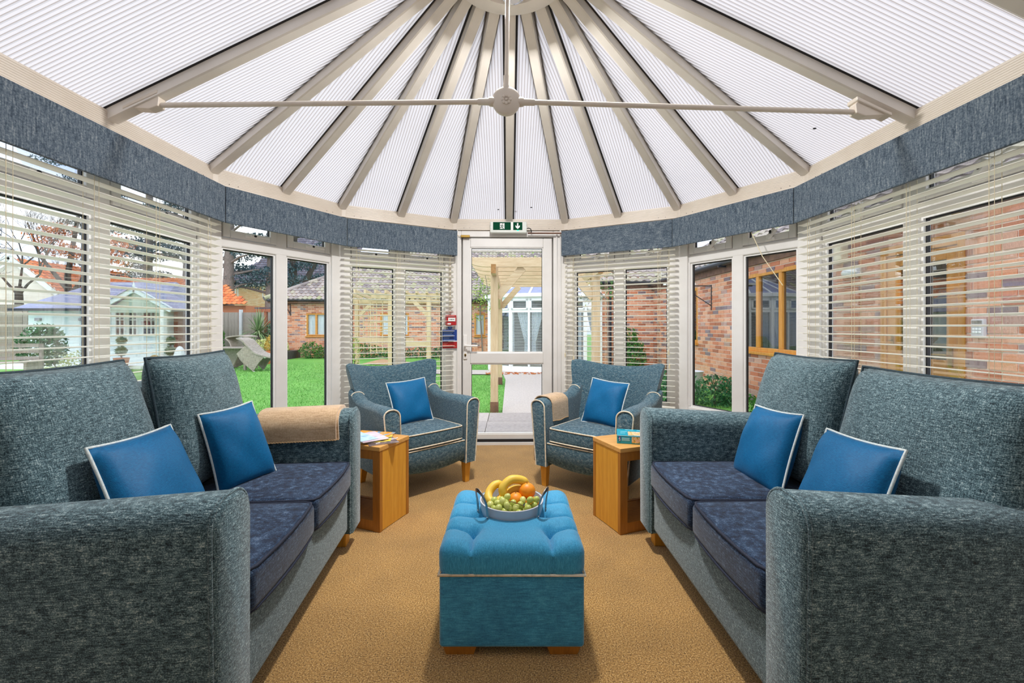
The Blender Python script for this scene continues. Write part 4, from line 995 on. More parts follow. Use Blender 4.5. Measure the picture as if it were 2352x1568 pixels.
for i in range(6):
    for j in range(3): share('paving_slab', me, pv, (-1.2+.6*i+random.uniform(-.004, .004), 4.78+.55*j, GZ+.0), (0, 0, random.uniform(-.004, .004)))
o = B(-1.5, 2.6, 4.45, 4.53, GZ-.05, -.02).build('door_step', 'mortar'); tag(o, 'concrete sill outside the door threshold', 'step', kind='structure')

def brick_wall(bld, loc, rz, length, height, openings, n_ind=0, mat='brick', mort='mortar', z0=GZ, yvis=900):
    """stretcher bond; local x along the wall, face towards -y"""
    w = G(); M_ = Matrix.Translation(loc) @ Matrix.Rotation(rz, 4, 'Z')
    # mortar slab built around the openings
    xs = sorted({0, length, *[v for o_ in openings for v in o_[:2]]}); 
    for a, b_ in zip(xs, xs[1:]):
        zs = [(z0, height)]
        for (x0, x1, y0, y1) in openings:
            if x0 <= a+1e-6 and b_-1e-6 <= x1: zs = [s for (p, q) in zs for s in ((p, min(q, y0)), (max(p, y1), q)) if s[1]-s[0] > .01]
        for p, q in zs: w.box(a, b_, 0, .1, p, q)
    wall = w.build('wall', mort, bld, loc=loc, rotz=rz)
    L_, H_ = .225, .075; pieces = []
    row = 0; z = z0
    while z < height-.03:
        x = -(row % 2)*L_/2
        while x < length:
            segs_ = [(max(0, x+.007), min(length, x+L_-.007))]
            for (x0, x1, y0, y1) in openings:
                if y0 < z+H_/2 < y1: segs_ = [s for (p, q) in segs_ for s in ((p, min(q, x0)), (max(p, x1), q)) if s[1]-s[0] > .03]
            pieces += [(p, q, z+.007) for p, q in segs_ if q-p > .03]; x += L_
        z += H_; row += 1
    def size(pc):
        c = M_ @ Vector(((pc[0]+pc[1])/2, 0, pc[2]+.03)); 
        if not in_frame(c, y1=yvis): return 1e6+c.y
        return c.y
    pieces.sort(key=size)
    me = B(0, 1, -.011, .02, 0, .061).mesh('brick', mat)
    for p, q, zz in pieces[:n_ind]: share('brick', me, wall, (p, random.uniform(-.002, .002), zz), (0, 0, 0), (q-p, 1, 1))
    rest = pieces[n_ind:]
    if rest:
        g = G()
        for p, q, zz in rest:
            g.add([(p, -.01, zz), (q, -.01, zz), (q, -.01, zz+.061), (p, -.01, zz+.061), (p, .01, zz), (q, .01, zz), (q, .01, zz+.061), (p, .01, zz+.061)], [(0, 1, 2, 3), (0, 4, 5, 1), (1, 5, 6, 2), (2, 6, 7, 3), (3, 7, 4, 0)])
        o = g.build('brickwork', mat, wall); o['kind'] = 'stuff'
    return wall
def tile_mesh(name, mat, w=.3, l=.36, amp=.018):
    g = G(); n = 6; vs = []
    for k in range(n+1):
        x = w*k/n; z = amp*math.sin(2*math.pi*k/n); vs += [(x, 0, z+.03), (x, l, z), (x, 0, z+.006)]
    fs = []
    for k in range(n): a = 3*k; fs += [(a, a+3, a+4, a+1), (a+2, a+5, a+3, a)]
    g.add(vs, fs); return g, g.mesh(name, mat)
def tiled_roof(bld, org, u, v, W_, H_, inside, n_ind, mat, tw=.3, gauge=.3, thick=True):
    """org/u/v in the building frame (its Empty has no rotation)"""
    u, v = Vector(u).normalized(), Vector(v).normalized(); nn = u.cross(v); org = Vector(org); bl_ = Vector(bld.location)
    g = G(); cs = []
    N = 24
    R = Matrix((( u.x, v.x, nn.x), (u.y, v.y, nn.y), (u.z, v.z, nn.z))).to_4x4()
    tg, me = tile_mesh('tile', mat, tw, gauge*1.2)
    P = []
    for r_ in range(int(H_/gauge)):
        for c in range(int(W_/tw)+1):
            a, b_ = c*tw-(r_ % 2)*0, r_*gauge
            if inside(a+tw/2, b_+gauge/2): P.append(org+u*a+v*b_)
    def size(p): q = p+bl_; return q.length if in_frame(q) else 1e6+q.length
    P.sort(key=size)
    # batten deck under the tiles
    dk = G(); q = [org-nn*.02, org+u*W_-nn*.02, org+u*W_+v*H_-nn*.02, org+v*H_-nn*.02]
    poly = [(0, 0), (W_, 0), (W_, H_), (0, H_)]
    rows = []
    for r_ in range(int(H_/gauge)):
        ins = [c*tw for c in range(int(W_/tw)+1) if inside(c*tw+tw/2, r_*gauge+gauge/2)]
        if ins: a, b_ = min(ins), max(ins)+tw; y0, y1 = r_*gauge, r_*gauge+gauge; dk.add([org+u*a+v*y0-nn*.005, org+u*b_+v*y0-nn*.005, org+u*b_+v*y1-nn*.005, org+u*a+v*y1-nn*.005], [(0, 1, 2, 3)])
    rf = dk.build('roof', 'fascia_brown', bld)
    for p in P[:n_ind]:
        o = bpy.data.objects.new('tile', me); COL.objects.link(o); o.parent = rf; o.matrix_basis = Matrix.Translation(p) @ R
    if P[n_ind:]:
        for p in P[n_ind:]:
            g.add([p+R.to_3x3() @ Vector(x) for x in tg.v], tg.f)
        o = g.build('tiling', mat, rf); o['kind'] = 'stuff'
    return rf
def casement(bld, M_, w, h, bars, mat, inside='curtain', depth=.07, name='window', open_=None, sill=True):
    """window unit in a wall frame: local x 0..w, z 0..h, face -y"""
    e = bpy.data.objects.new(name, None); COL.objects.link(e); e.parent = bld; e.matrix_basis = M_
    fw = .065; g = G(); g.box(0, w, -.01, depth, 0, fw); g.box(0, w, -.01, depth, h-fw, h); g.box(0, fw, -.01, depth, fw, h-fw); g.box(w-fw, w, -.01, depth, fw, h-fw)
    for x in bars: g.box(x-fw*.6, x+fw*.6, -.01, depth, fw, h-fw)
    g.build('frame', mat, e, bevel=.006)
    xs = [fw*.8]+[q for x in bars for q in (x-fw*.5, x+fw*.5)]+[w-fw*.8]
    for k in range(0, len(xs), 2): B(xs[k], xs[k+1], .025, .031, fw*.8, h-fw*.8).build('pane', 'glass_dark' if inside == 'room_dark' else 'glass', e)
    if inside == 'curtain':
        g = G(); n = max(12, int(w*40)); 
        for k in range(n):
            a, b_ = fw*.8+(w-fw*1.6)*k/n, fw*.8+(w-fw*1.6)*(k+1)/n; ya, yb = (.09+.012*math.sin(k*1.3)), (.09+.012*math.sin((k+1)*1.3)); g.add([(a, ya, fw), (b_, yb, fw), (b_, yb, h-fw), (a, ya, h-fw)], [(0, 1, 2, 3)])
        g.build('curtain', 'curtain', e)
    B(0, w, .3, .32, 0, h).build('dark_room_sheet', 'room_dark', e)  # dark sheet close behind the glass stands in for the shaded room
    if sill: B(-.03, w+.03, -.06, .02, -.045, 0).build('sill', mat, e, bevel=.004)
    return e
T, RZ = Matrix.Translation, lambda a: Matrix.Rotation(a, 4, 'Z')

# --- brick wing close to the right hand windows (wall runs along the view at X=4)
WX, WY = 4.0, 12.2
wing = thing('brick_wing', 'red brick single storey wing running along the right hand windows', 'building')
winM = T((WX, WY, 0)) @ RZ(-math.pi/2)
ops = [(4.6, 6.2, .79, 2.06), (1.75, 2.9, .84, 2.03), (7.5, 8.38, GZ, 2.03)]
brick_wall(wing, (WX, WY, 0), -math.pi/2, 10.9, 2.3, ops, 300, yvis=880)
casement(wing, winM @ T((4.6, 0, .79)), 1.6, 1.27, (.55, 1.15), 'orange_joinery', 'room_dark')
tl = thing('added_lamp_shape', 'white lamp shape added inside the wooden framed window of the wing', 'lamp', winM @ Vector((4.93, .17, .79)), -math.pi/2)  # lamp shape added to lighten the dark window, gives no light
G().lathe([(.07, 0), (.05, .03), (.03, .1), (.06, .2), (.075, .28), (.03, .36), (.02, .42)], 16).build('base', 'white_paint', tl, smooth=60); G().lathe([(.13, .4), (.075, .62), (.07, .62), (.125, .4)], 18).build('shade', 'curtain', tl, smooth=60)
cw = G(); n_ = 22
for k in range(n_):
    a, b_ = .62+.48*k/n_, .62+.48*(k+1)/n_; ya, yb = .12+.014*math.sin(k*1.9), .12+.014*math.sin((k+1)*1.9); cw.add([(a, ya, .07), (b_, yb, .07), (b_*.8+.13, yb, 1.2), (a*.8+.13, ya, 1.2)], [(0, 1, 2, 3)])
ob = cw.build('added_curtain_strip', 'curtain'); ob.matrix_basis = winM @ T((4.6, 0, .79)); tag(ob, 'white curtain strip added behind the wooden framed window of the wing', 'curtain')  # pale strip added behind the glass, which looked too dark and flat
casement(wing, winM @ T((1.75, 0, .84)), 1.15, 1.19, (.575,), 'orange_joinery', 'room_dark')
d = bpy.data.objects.new('door', None); COL.objects.link(d); d.parent = wing; d.matrix_basis = winM @ T((7.5, 0, GZ))
g = G(); g.box(0, .07, -.015, .08, 0, 2.1); g.box(.81, .88, -.015, .08, 0, 2.1); g.box(.07, .81, -.015, .08, 2.0, 2.1); g.build('frame', 'orange_joinery', d, bevel=.006)
g = G(); g.box(.075, .22, .0, .05, .02, 1.995); g.box(.70, .805, .0, .05, .02, 1.995); g.box(.22, .7, .0, .05, .02, .95); g.box(.22, .7, .0, .05, 1.88, 1.995); g.build('leaf', 'orange_joinery', d, bevel=.006)
B(.22, .7, .02, .026, .95, 1.88).build('pane', 'glass_dark', d); B(.22, .7, .25, .27, 0, 2.0).build('dark_room_sheet', 'room_dark', d)  # dark sheet behind the door pane stands in for the shaded interior
g = G(); g.box(.725, .765, -.012, 0, .9, 1.08); g.tube([(.745, -.01, 1.0), (.745, -.05, 1.0), (.62, -.055, 1.0)], .009, 8); g.build('handle', 'brass', d)
g = G(); g.box(.13, .16, -.012, 0, 1.08, 1.18); g.tube([(.145, -.01, 1.12), (.145, -.045, 1.12), (.19, -.05, 1.125)], .008, 8); g.build('catch', 'brass', d)
# black gutter, fascia, downpipe
g = G(); g.tube([(WX-.12, 1.4, 2.36), (WX-.12, WY-.05, 2.36)], .06, 10); g.build('gutter', 'gutter', wing, smooth=60)
B(WX-.05, WX+.02, 1.4, WY, 2.19, 2.33).build('fascia', 'fascia_brown', wing)
g = G(); 
for y in (4.9, 6.5, 8.0, 9.5, 11): g.box(WX-.19, WX-.03, y-.015, y+.015, 2.28, 2.31)
g.build('gutter_bracket', 'gutter', wing)
su, cu_ = math.sin(.6), math.cos(.6)
tiled_roof(wing, (WX-.15, 12.6, 2.38), (0, -1, 0), (cu_, 0, su), 9.3, 3.0, lambda a, b_: a > .2+b_*.2, 150, 'roof_tile', .22, .28)
# return wall at the end, facing the camera
brick_wall(wing, (2.55, WY, 0), 0, 1.5, 2.35, [], 180)
g = G().tube([(2.4, WY-.1, 2.42), (4.0, WY-.1, 2.42)], .06, 10); g.build('gutter', 'gutter', wing, smooth=60)
B(2.5, 4.0, WY-.03, WY+.02, 2.23, 2.38).build('fascia', 'fascia_brown', wing)
tiled_roof(wing, (2.1, WY-.15, 2.44), (1, 0, 0), (0, cu_, su), 3.2, 3.0, lambda a, b_: a < 1.9+b_*.9, 60, 'roof_tile', .22, .28)
g = G().tube([(2.78, WY-.06, 0), (2.78, WY-.06, 2.35)], .035, 10); g.build('downpipe', 'gutter', wing, smooth=60)
# fittings on the wing wall
def wl(s, z): return winM @ Vector((s, 0, z))
lt = thing('bulkhead_light', 'white oval bulkhead lamp on the brick wall left of the wooden door', 'light', wl(7.13, 1.82), -math.pi/2)
G().soft((0, -.03, 0), (.26, .06, .11), .03, 4).build('base', 'enamel_grey', lt, smooth=60); G().ball((0, -.06, 0), .1, 14, (1.15, .45, .5)).build('diffuser', 'white_paint', lt, smooth=80)
bx1 = thing('wall_box', 'cream plastic box under the eaves above the oval lamp', 'junction box', wl(6.88, 2.08), -math.pi/2); B(-.17, .17, -.1, 0, -.1, .1).build('case', 'cream_box', bx1, bevel=.008); B(-.17, .17, -.11, -.1, .07, .1).build('lid', 'cream_box', bx1, bevel=.004)
bx2 = thing('wall_box', 'long cream plastic box above the wooden door', 'junction box', wl(8.2, 2.2), -math.pi/2); B(-.18, .18, -.08, 0, -.04, .04).build('case', 'cream_box', bx2, bevel=.006); B(.13, .2, -.085, 0, -.045, .045).build('end_cap', 'brass', bx2, bevel=.004)
kp = thing('door_keypad', 'grey entry keypad on the brick wall right of the wooden door', 'keypad', wl(8.5, 1.18), -math.pi/2)
B(-.05, .05, -.04, 0, -.085, .075).build('case', 'enamel_grey', kp, bevel=.008); B(-.04, .04, -.042, -.038, .035, .062).build('display', 'steel', kp)
for i in range(3):
    for j in range(3): B(-.033+i*.024, -.015+i*.024, -.045, -.038, .008-j*.026, .024-j*.026).build('key', 'white_paint', kp, bevel=.002)
hb = thing('basket_bracket', 'dark iron hanging bracket on the brick wall', 'bracket', wl(3.55, 1.9), -math.pi/2)
G().box(-.012, .012, -.02, 0, -.38, .12).build('back_bar', 'gutter', hb); G().beam((0, 0, .1), (0, -.75, .1), .02, .02).build('arm', 'gutter', hb); G().beam((0, -.01, -.3), (0, -.6, .09), .015, .015).build('strut', 'gutter', hb)
B(-.05, .05, -.95, -.35, .115, .155).build('rail', 'white_paint', hb); G().tube([(0, -.4, .1), (.02, -.42, -.6), (.0, -.52, -.85)], .006, 5).build('cord', 'gutter', hb)

# --- foliage helpers
def leaves(g, c, rad, n, s, flat=0.0, shell=.45):
    for _ in range(n):
        while True:
            p = Vector((random.uniform(-1, 1), random.uniform(-1, 1), random.uniform(-1, 1)))
            if shell**2 < p.length_squared < 1: break
        q = Vector(c)+Vector((p.x*rad[0], p.y*rad[1], p.z*rad[2])); d = Vector((random.gauss(0, 1), random.gauss(0, 1), random.gauss(0, 1)*(1-flat))).normalized()
        e = d.orthogonal().normalized(); e = (Matrix.Rotation(random.uniform(0, 6.28), 3, d) @ e); k = s*random.uniform(.6, 1.3); f_ = d.cross(e)
        g.add([q-e*k, q+f_*k*.45+d*k*.12, q+e*k, q-f_*k*.45+d*k*.12], [(0, 1, 2, 3)])
def shrub(label, loc, blobs, mat, s, name='shrub', cat='shrub', stem='bark_dark', group=None):
    t = thing(name, label, cat, loc, 0, group); g = G()
    for c, r_, n in blobs: leaves(g, c, r_, n, s)
    o = g.build('foliage', mat, t); o['kind'] = 'stuff'
    g = G()
    for c, r_, n in blobs: g.tube([(c[0]*.2, c[1]*.2, -.02), (c[0]*.7, c[1]*.7, c[2]*.5), c], [.018, .014, .006], 6)
    g.build('stem', stem, t); return t
def gp(x, y): Y = (CAMH-GZ)/((y-HY)/F); return ((x-HX)/F*Y, Y, GZ)
# planting by the wing
shrub('low glossy green bush at the foot of the brick wall on the right', (3.25, 6.95, GZ), [((0, 0, .22), (.42, .3, .28), 900), ((.25, .1, .15), (.25, .25, .2), 300)], 'leaf_shrub', .035)
shrub('small green plant with pale flowers beside the low bush on the right', (3.1, 5.7, GZ), [((0, 0, .18), (.2, .18, .2), 350)], 'leaf_green', .03)
shrub('tall climbing shrub with yellow-green tips against the return wall', (3.35, 11.75, GZ), [((0, 0, .45), (.32, .25, .5), 700), ((-.15, 0, .95), (.25, .2, .3), 260)], 'leaf_green', .05)
shrub('clipped green hedge seen low through the right blind', (2.55, 6.7, GZ), [((0, 0, .3), (.3, .5, .38), 900)], 'leaf_shrub', .04)
pl2 = thing('planter', 'grey concrete tub beside the bush on the right', 'planter', (3.3, 8.0, GZ)); G().lathe([(.17, 0), (.22, .42), (.24, .45), (.21, .45), (.19, .4), (.0001, .38)], 20).build('tub', 'enamel_grey', pl2, smooth=40)

# --- bungalow across the lawn
bun = thing('bungalow', 'long brick bungalow with mossy tiled hip roof across the lawn', 'building', (0, 18, 0))
bops = [(1.15, 1.97, .8, 1.75), (4.2, 5.4, .8, 1.75), (8.1, 8.55, .8, 1.75)]
brick_wall(bun, (-9.6, 0, 0), 0, 11.5, 2.2, bops, 300, yvis=830)
for x0, x1, z0, z1 in bops: casement(bun, T((-9.6+x0, 0, z0)), x1-x0, z1-z0, ((x1-x0)/2,) if x1-x0 > .6 else (), 'orange_joinery')
G().tube([(-9.9, -.3, 2.27), (2, -.3, 2.27)], .06, 8).build('gutter', 'gutter', bun, smooth=60); B(-9.9, 2, -.26, -.2, 2.15, 2.29).build('fascia', 'fascia_brown', bun); B(-9.8, 2, -.2, .05, 2.14, 2.2).build('soffit', 'fascia_brown', bun)
g = G(); g.tube([(-6.6, -.06, 0), (-6.6, -.06, 2.25)], .05, 8); g.build('downpipe', 'gutter', bun, smooth=60)
vv = Vector((0, 5, 2.75)).normalized(); HL = math.hypot(5, 2.75)
tiled_roof(bun, (-10.0, -.35, 2.3), (1, 0, 0), vv, 12, HL, lambda a, b_: a > b_*.72 and a < 12-b_*.0, 300, 'roof_tile', .19, .28)
g = G()
for k in range(18): q = k/18; p = Vector((-10.0, -.35, 2.33)).lerp(Vector((-5.85, 4.8, 5.1)), q); p2 = Vector((-10.0, -.35, 2.33)).lerp(Vector((-5.85, 4.8, 5.1)), q+.07); g.tube([p, p2], [.1, .085], 7)
g.build('hip_tile', 'roof_tile', bun, smooth=60); g = G().tube([(-5.85, 4.75, 5.1), (2, 4.75, 5.1)], .1, 7); g.build('ridge_tile', 'roof_tile', bun, smooth=60)
hb2 = thing('basket_bracket', 'small black bracket on the bungalow wall left of its window', 'bracket', (-9.1, 17.98, 1.95)); G().beam((0, 0, .15), (-.3, -.02, .2), .03, .03).build('arm', 'gutter', hb2); G().beam((0, 0, .2), (0, 0, -.3), .03, .03, (0, 1, 0)).build('back_bar', 'gutter', hb2); G().beam((0, -.01, -.25), (-.22, -.02, .18), .025, .025).build('strut', 'gutter', hb2)
shrub('round green shrub under the bungalow window', (-8.0, 17.4, GZ), [((0, 0, .3), (.5, .3, .36), 420), ((.5, 0, .2), (.35, .3, .25), 240)], 'leaf_green', .06)
shrub('small brownish shrub left of the bungalow window', (-9.15, 17.5, GZ), [((0, 0, .28), (.28, .25, .3), 200)], 'leaf_vine', .05)
shrub('dark shrubs along the bungalow wall behind the arbour', (-5.3, 17.4, GZ), [((-.6, 0, .25), (.8, .3, .35), 500), ((.6, 0, .2), (.7, .3, .25), 400)], 'leaf_green', .06)
shrub('low planting at the bungalow wall right of the arbour', (-2.9, 17.4, GZ), [((-.5, 0, .2), (.9, .3, .25), 400), ((.5, 0, .25), (.6, .3, .3), 300)], 'leaf_shrub', .06)

# --- white conservatory beyond the pergola
con = thing('far_conservatory', 'white glazed conservatory with blinds and curtains beyond the pergola', 'conservatory', (0, 0, 0))
cp_ = [(-.62, 13.6), (-.62, 12.75), (.0, 12.0), (1.0, 11.75), (2.05, 12.0), (2.5, 12.15)]
zb, zt0, zt1, ze = .1, 1.58, 1.66, 2.0
for k in range(len(cp_)-1):
    a, b_ = Vector((*cp_[k], 0)), Vector((*cp_[k+1], 0)); d_ = b_-a; L = d_.length; M_ = T(a) @ RZ(math.atan2(d_.y, d_.x)); n = max(1, round(L/.52))
    e = bpy.data.objects.new('window_bay', None); COL.objects.link(e); e.parent = con; e.matrix_basis = M_
    g = G(); g.box(-.04, L+.04, -.03, .06, GZ, zb); g.box(0, L, -.03, .05, zt0, zt1); g.box(-.04, L+.04, -.03, .05, ze-.06, ze)
    for j in range(n+1): x = L*j/n; q = .045 if j in (0, n) else .028; g.box(x-q, x+q, -.035, .05, zb, ze)
    g.build('frame', 'white_paint', e, bevel=.004)
    s = G()
    for j in range(n):
        x0, x1 = L*j/n+.03, L*(j+1)/n-.03; s.box(x0, x1, -.05, -.0, zt1, zt1+.045); s.box(x0, x1, -.05, 0, ze-.105, ze-.06); s.box(x0, x0+.045, -.05, 0, zt1, ze-.06); s.box(x1-.045, x1, -.05, 0, zt1, ze-.06)
        B(x0, x1, .0, .006, zb, zt0).build('pane', 'glass', e); B(x0+.03, x1-.03, -.03, -.024, zt1+.03, ze-.09).build('pane', 'glass', e)
    s.build('fanlight', 'white_paint', e)
    g = G(); z = zb+.05
    while z < zt0+.3: g.box(.04, L-.04, .07, .1, z, z+.012); z += .042
    g.build('blind_slats', 'white_paint', e)
    g = G()
    for j in range(n):
        x0, x1 = L*j/n+.04, L*(j+1)/n-.04; sg = 1 if (j+k) % 2 else 0; m = 12
        for q in range(m):
            def cx(s_, z): w_ = (.35+.65*abs((z-.75)/.85)) if z > .75 else .35+.12*(.75-z); off = w_*s_*(x1-x0)*.75; return x0+off if sg else x1-off
            zs = [zb+.05, .5, .75, 1.0, 1.3, zt0]
            for za, zc in zip(zs, zs[1:]):
                a0, a1 = q/m, (q+1)/m; ya, yb = .16+.018*math.sin(q*2.1), .16+.018*math.sin((q+1)*2.1); g.add([(cx(a0, za), ya, za), (cx(a1, za), yb, za), (cx(a1, zc), yb, zc), (cx(a0, zc), ya, zc)], [(0, 1, 2, 3)])
    g.build('curtain', 'curtain', e)
    # gutter and roof facet
    G().box(-.08, L+.08, -.12, .04, ze, ze+.1).build('gutter', 'white_paint', e, bevel=.01)
apex = Vector((.95, 13.6, 2.95))
g = G(); gl_ = G()
for k in range(len(cp_)-1):
    a, b_ = Vector((*cp_[k], ze+.08)), Vector((*cp_[k+1], ze+.08)); gl_.add([a, b_, apex], [(0, 1, 2)])
    for q in (0, .5): p = a.lerp(b_, q); g.beam(p, apex, .05, .05)
g.build('roof_bar', 'white_paint', con); gl_.build('roof_glazing', 'felt_roof', con)
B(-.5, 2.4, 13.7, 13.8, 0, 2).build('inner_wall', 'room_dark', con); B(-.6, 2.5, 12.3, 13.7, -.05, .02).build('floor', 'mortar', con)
g = G(); random.seed(4)
for k in range(160): a = Vector((random.uniform(-.7, 1.9), random.uniform(11.2, 11.65), GZ+.035)); g.box(a.x, a.x+.05, a.y, a.y+.03, a.z, a.z+.01)
o = g.build('fallen_leaves', 'leaf_autumn'); tag(o, 'brown leaves scattered along the foot of the far conservatory', 'leaves', kind='stuff')

# --- new timber pergola over the path
pg = thing('pergola', 'new pale timber pergola over the path outside the door', 'pergola', (0, 0, 0))
PX0, PX1 = -.24, 1.25
for x in (PX0, PX1):
    for y in (6.4, 9.5):
        B(x-.055, x+.055, y-.055, y+.055, GZ+.16, 2.1).build('post', 'new_pine_upright', pg, bevel=.004); B(x-.06, x+.06, y-.06, y+.06, GZ, GZ+.16).build('post_shoe', 'fascia_brown', pg, bevel=.003)
    B(x-.035, x+.035, 6.05, 9.85, 1.93, 2.06).build('side_beam', 'new_pine', pg, bevel=.004); B(x-.034, x+.034, 6.045, 6.052, 1.931, 2.059).build('beam_end', 'pine_end', pg)
def joist(y, th=.045):
    x0, x1 = -.62, 1.75; zt, zb_ = 2.20, 2.06
    prof = [(x0, zt), (x1, zt)]
    for k in range(9): a = k/8*math.pi/2; prof.append((x1-.02-.26*(1-math.cos(a)), zb_+.085*(1-math.sin(a))))
    for k in range(9): a = (8-k)/8*math.pi/2; prof.append((x0+.02+.26*(1-math.cos(a)), zb_+.085*(1-math.sin(a))))
    G().prism([(x, y-th/2, z) for x, z in prof], (0, th, 0)).build('joist', 'new_pine', pg, bevel=.003)
for k in range(7): joist(6.36+k*.53)
for x, sgn in ((PX0, 1), (PX1, -1)):
    for y in (6.4, 9.5): 
        G().beam((x+sgn*.04, y, 1.62), (x+sgn*.42, y, 2.06), .12, .045, (0, 1, 0)).build('brace', 'new_pine', pg, bevel=.003)
    G().beam((x, 6.46, 1.62), (x, 6.85, 1.98), .1, .045, (1, 0, 0)).build('brace', 'new_pine', pg); G().beam((x, 9.44, 1.62), (x, 9.05, 1.98), .1, .045, (1, 0, 0)).build('brace', 'new_pine', pg)
vn = thing('climbing_vine', 'sparse leafy vine trailing over the pergola top', 'vine', (0, 7.5, 2.2)); g = G(); random.seed(12)
for k in range(34): leaves(g, (random.uniform(-.7, 1.7), random.uniform(-1.1, 2), random.uniform(.0, .09)), (.16, .16, .06), 9, .022, shell=0)
for x, z0 in ((-.47, -.75), (1.45, -.6), (1.0, -.5), (.85, -.4)):
    for k in range(10): leaves(g, (x+random.uniform(-.1, .12), .3+random.uniform(-.3, .6), z0*k/10-.02), (.12, .12, .06), 9, .022, shell=0)
o = g.build('foliage', 'leaf_vine', vn); o['kind'] = 'stuff'
g = G()
for k in range(7): x = -.6+.4*k; g.tube([(x, -1.1, .02), (x+.2, 0, .04), (x-.1, 1, .03), (x+.1, 2, .02)], .008, 5)
for x, z0 in ((-.47, -.75), (1.45, -.6)): g.tube([(x, .3, 0), (x+.06, .4, z0*.5), (x-.02, .5, z0)], .005, 5)
g.build('stems', 'bark', vn)
iv = thing('ivy', 'yellow-green creeper hanging over the bungalow roof edge', 'creeper', (-1.35, 17.6, 2.4)); g = G()
for k in range(60): z = random.uniform(-1.0, 1.6); leaves(g, (random.uniform(-.25, .45)+.3*max(0, z), -.1+max(0, z)*1.3, z), (.25, .2, .2), 9, .05, shell=0)
o = g.build('foliage', 'leaf_vine', iv); o['kind'] = 'stuff'; G().tube([(.2, .3, -2.4), (.1, .25, -.6), (.1, .2, .4)], .03, 6).build('stem', 'bark', iv)
vw = thing('climbing_vine', 'leafy creeper along the gutter of the return wall', 'vine', (2.4, 11.9, 2.4)); g = G()
for k in range(30): leaves(g, (random.uniform(-.5, .45), random.uniform(-.25, .1), random.uniform(-.5, .25)), (.14, .1, .12), 8, .035, shell=0)
o = g.build('foliage', 'leaf_green', vw); o['kind'] = 'stuff'; G().tube([(.3, .1, -2.4), (.25, 0, -.5), (-.3, 0, .1)], .02, 6).build('stem', 'bark', vw)

# --- lattice arbour left of the pergola
ab = thing('arbour', 'pale timber lattice arbour on the lawn in front of the bungalow', 'arbour', (0, 0, 0))
ay0, ay1 = 11.6, 13.6
AX = [(820, 13.6), (900, 11.6), (985, 11.6)]
P_ = [((820-HX)/F*13.4, 13.4), ((897-HX)/F*11.4, 11.4), ((985-HX)/F*11.4, 11.4), ((868-HX)/F*13.4-.0, 13.4)]
for x, y in P_[:3]: B(x-.055, x+.055, y-.055, y+.055, GZ, 2.0).build('post', 'new_pine_upright', ab, bevel=.004)
xl_, xr_ = P_[0][0]-.3, P_[2][0]+.35
B(P_[1][0]-.5, xr_, 11.37, 11.43, 1.93, 2.06).build('front_beam', 'new_pine', ab, bevel=.005); B(P_[0][0]-.3, P_[2][0]+.2, 13.37, 13.43, 1.9, 2.03).build('back_beam', 'new_pine', ab, bevel=.005)
for k in range(11): x = xl_+.25+(xr_-xl_-.6)*k/10; G().beam((x+.25, 11.15, 2.1), (x-.15, 13.7, 2.08), .045, .1).build('rafter', 'new_pine', ab)
B(P_[1][0], P_[2][0], 11.38, 11.42, .68, .82).build('seat_rail', 'new_pine', ab, bevel=.004); B(P_[0][0], P_[1][0]+.2, 13.2, 13.24, .7, .85).build('seat_rail', 'new_pine', ab, bevel=.004)
for (x0, x1, y) in ((P_[0][0]+.06, P_[0][0]+.5, 13.4), (P_[1][0]-.55, P_[1][0]-.08, 11.5)):
    g = G()
    for k in range(4): x = x0+(x1-x0)*k/3; g.box(x-.012, x+.012, y-.01, y+.01, .5, 1.95)
    for k in range(8): z = .55+k*.19; g.box(x0-.02, x1+.02, y-.022, y-.01, z-.012, z+.012)
    g.build('lattice', 'new_pine_upright', ab)
for (x, y), sg in ((P_[1], 1), (P_[2], -1), (P_[0], 1)): G().beam((x+sg*.04, y, 1.5), (x+sg*.5, y, 1.96), .1, .045, (0, 1, 0)).build('brace', 'new_pine', ab)
shrub('small pale climbing plant at the arbour post', (P_[0][0]+.1, 12.9, GZ), [((0, 0, .5), (.18, .15, .55), 260)], 'leaf_vine', .035)

# --- left garden: fence, planting, furniture
fn = thing('garden_fence', 'weathered closeboard fence with concrete post behind the yucca', 'fence', (0, 0, 0))
y_ = 19.5; x = -14.0; me = B(0, .14, -.012, .012, 0, 1.85).mesh('board', 'weathered_wood'); 
while x < -10.2: share('board', me, fn, (x, y_+random.uniform(-.01, .01), GZ+.05), (0, random.uniform(-.004, .004), 0)); x += .15
for x in (-12.05, -13.6): B(x-.06, x+.06, y_-.1, y_, GZ, 1.95).build('post', 'enamel_grey', fn)
f2 = thing('garden_fence', 'dark closeboard fence at the far left behind the summerhouse', 'fence', (0, 0, 0)); x = -27.0; me = B(0, .19, -.012, .012, 0, 2.1).mesh('board', 'weathered_wood')
while x < -17.2: share('board', me, f2, (x, 17.5+random.uniform(-.01, .01), GZ+.05)); x += .2
for x in (-26.5, -24.6, -22.7, -20.8, -18.9): B(x-.06, x+.06, 17.5, 17.6, GZ, 2.2).build('post', 'enamel_grey', f2)
shrub('dense green hedge at the left edge of the front left window', (-12.9, 18.6, GZ), [((0, 0, .8), (.65, .5, .95), 1500)], 'leaf_green', .07, 'hedge', 'hedge')
yc = thing('yucca', 'spiky green cordyline in front of the fence', 'yucca', (-10.2, 17.6, GZ)); G().tube([(0, 0, 0), (.02, 0, .5), (0, 0, 1.05)], [.09, .08, .07], 8).build('trunk', 'bark', yc, smooth=60)
random.seed(9); g = G()
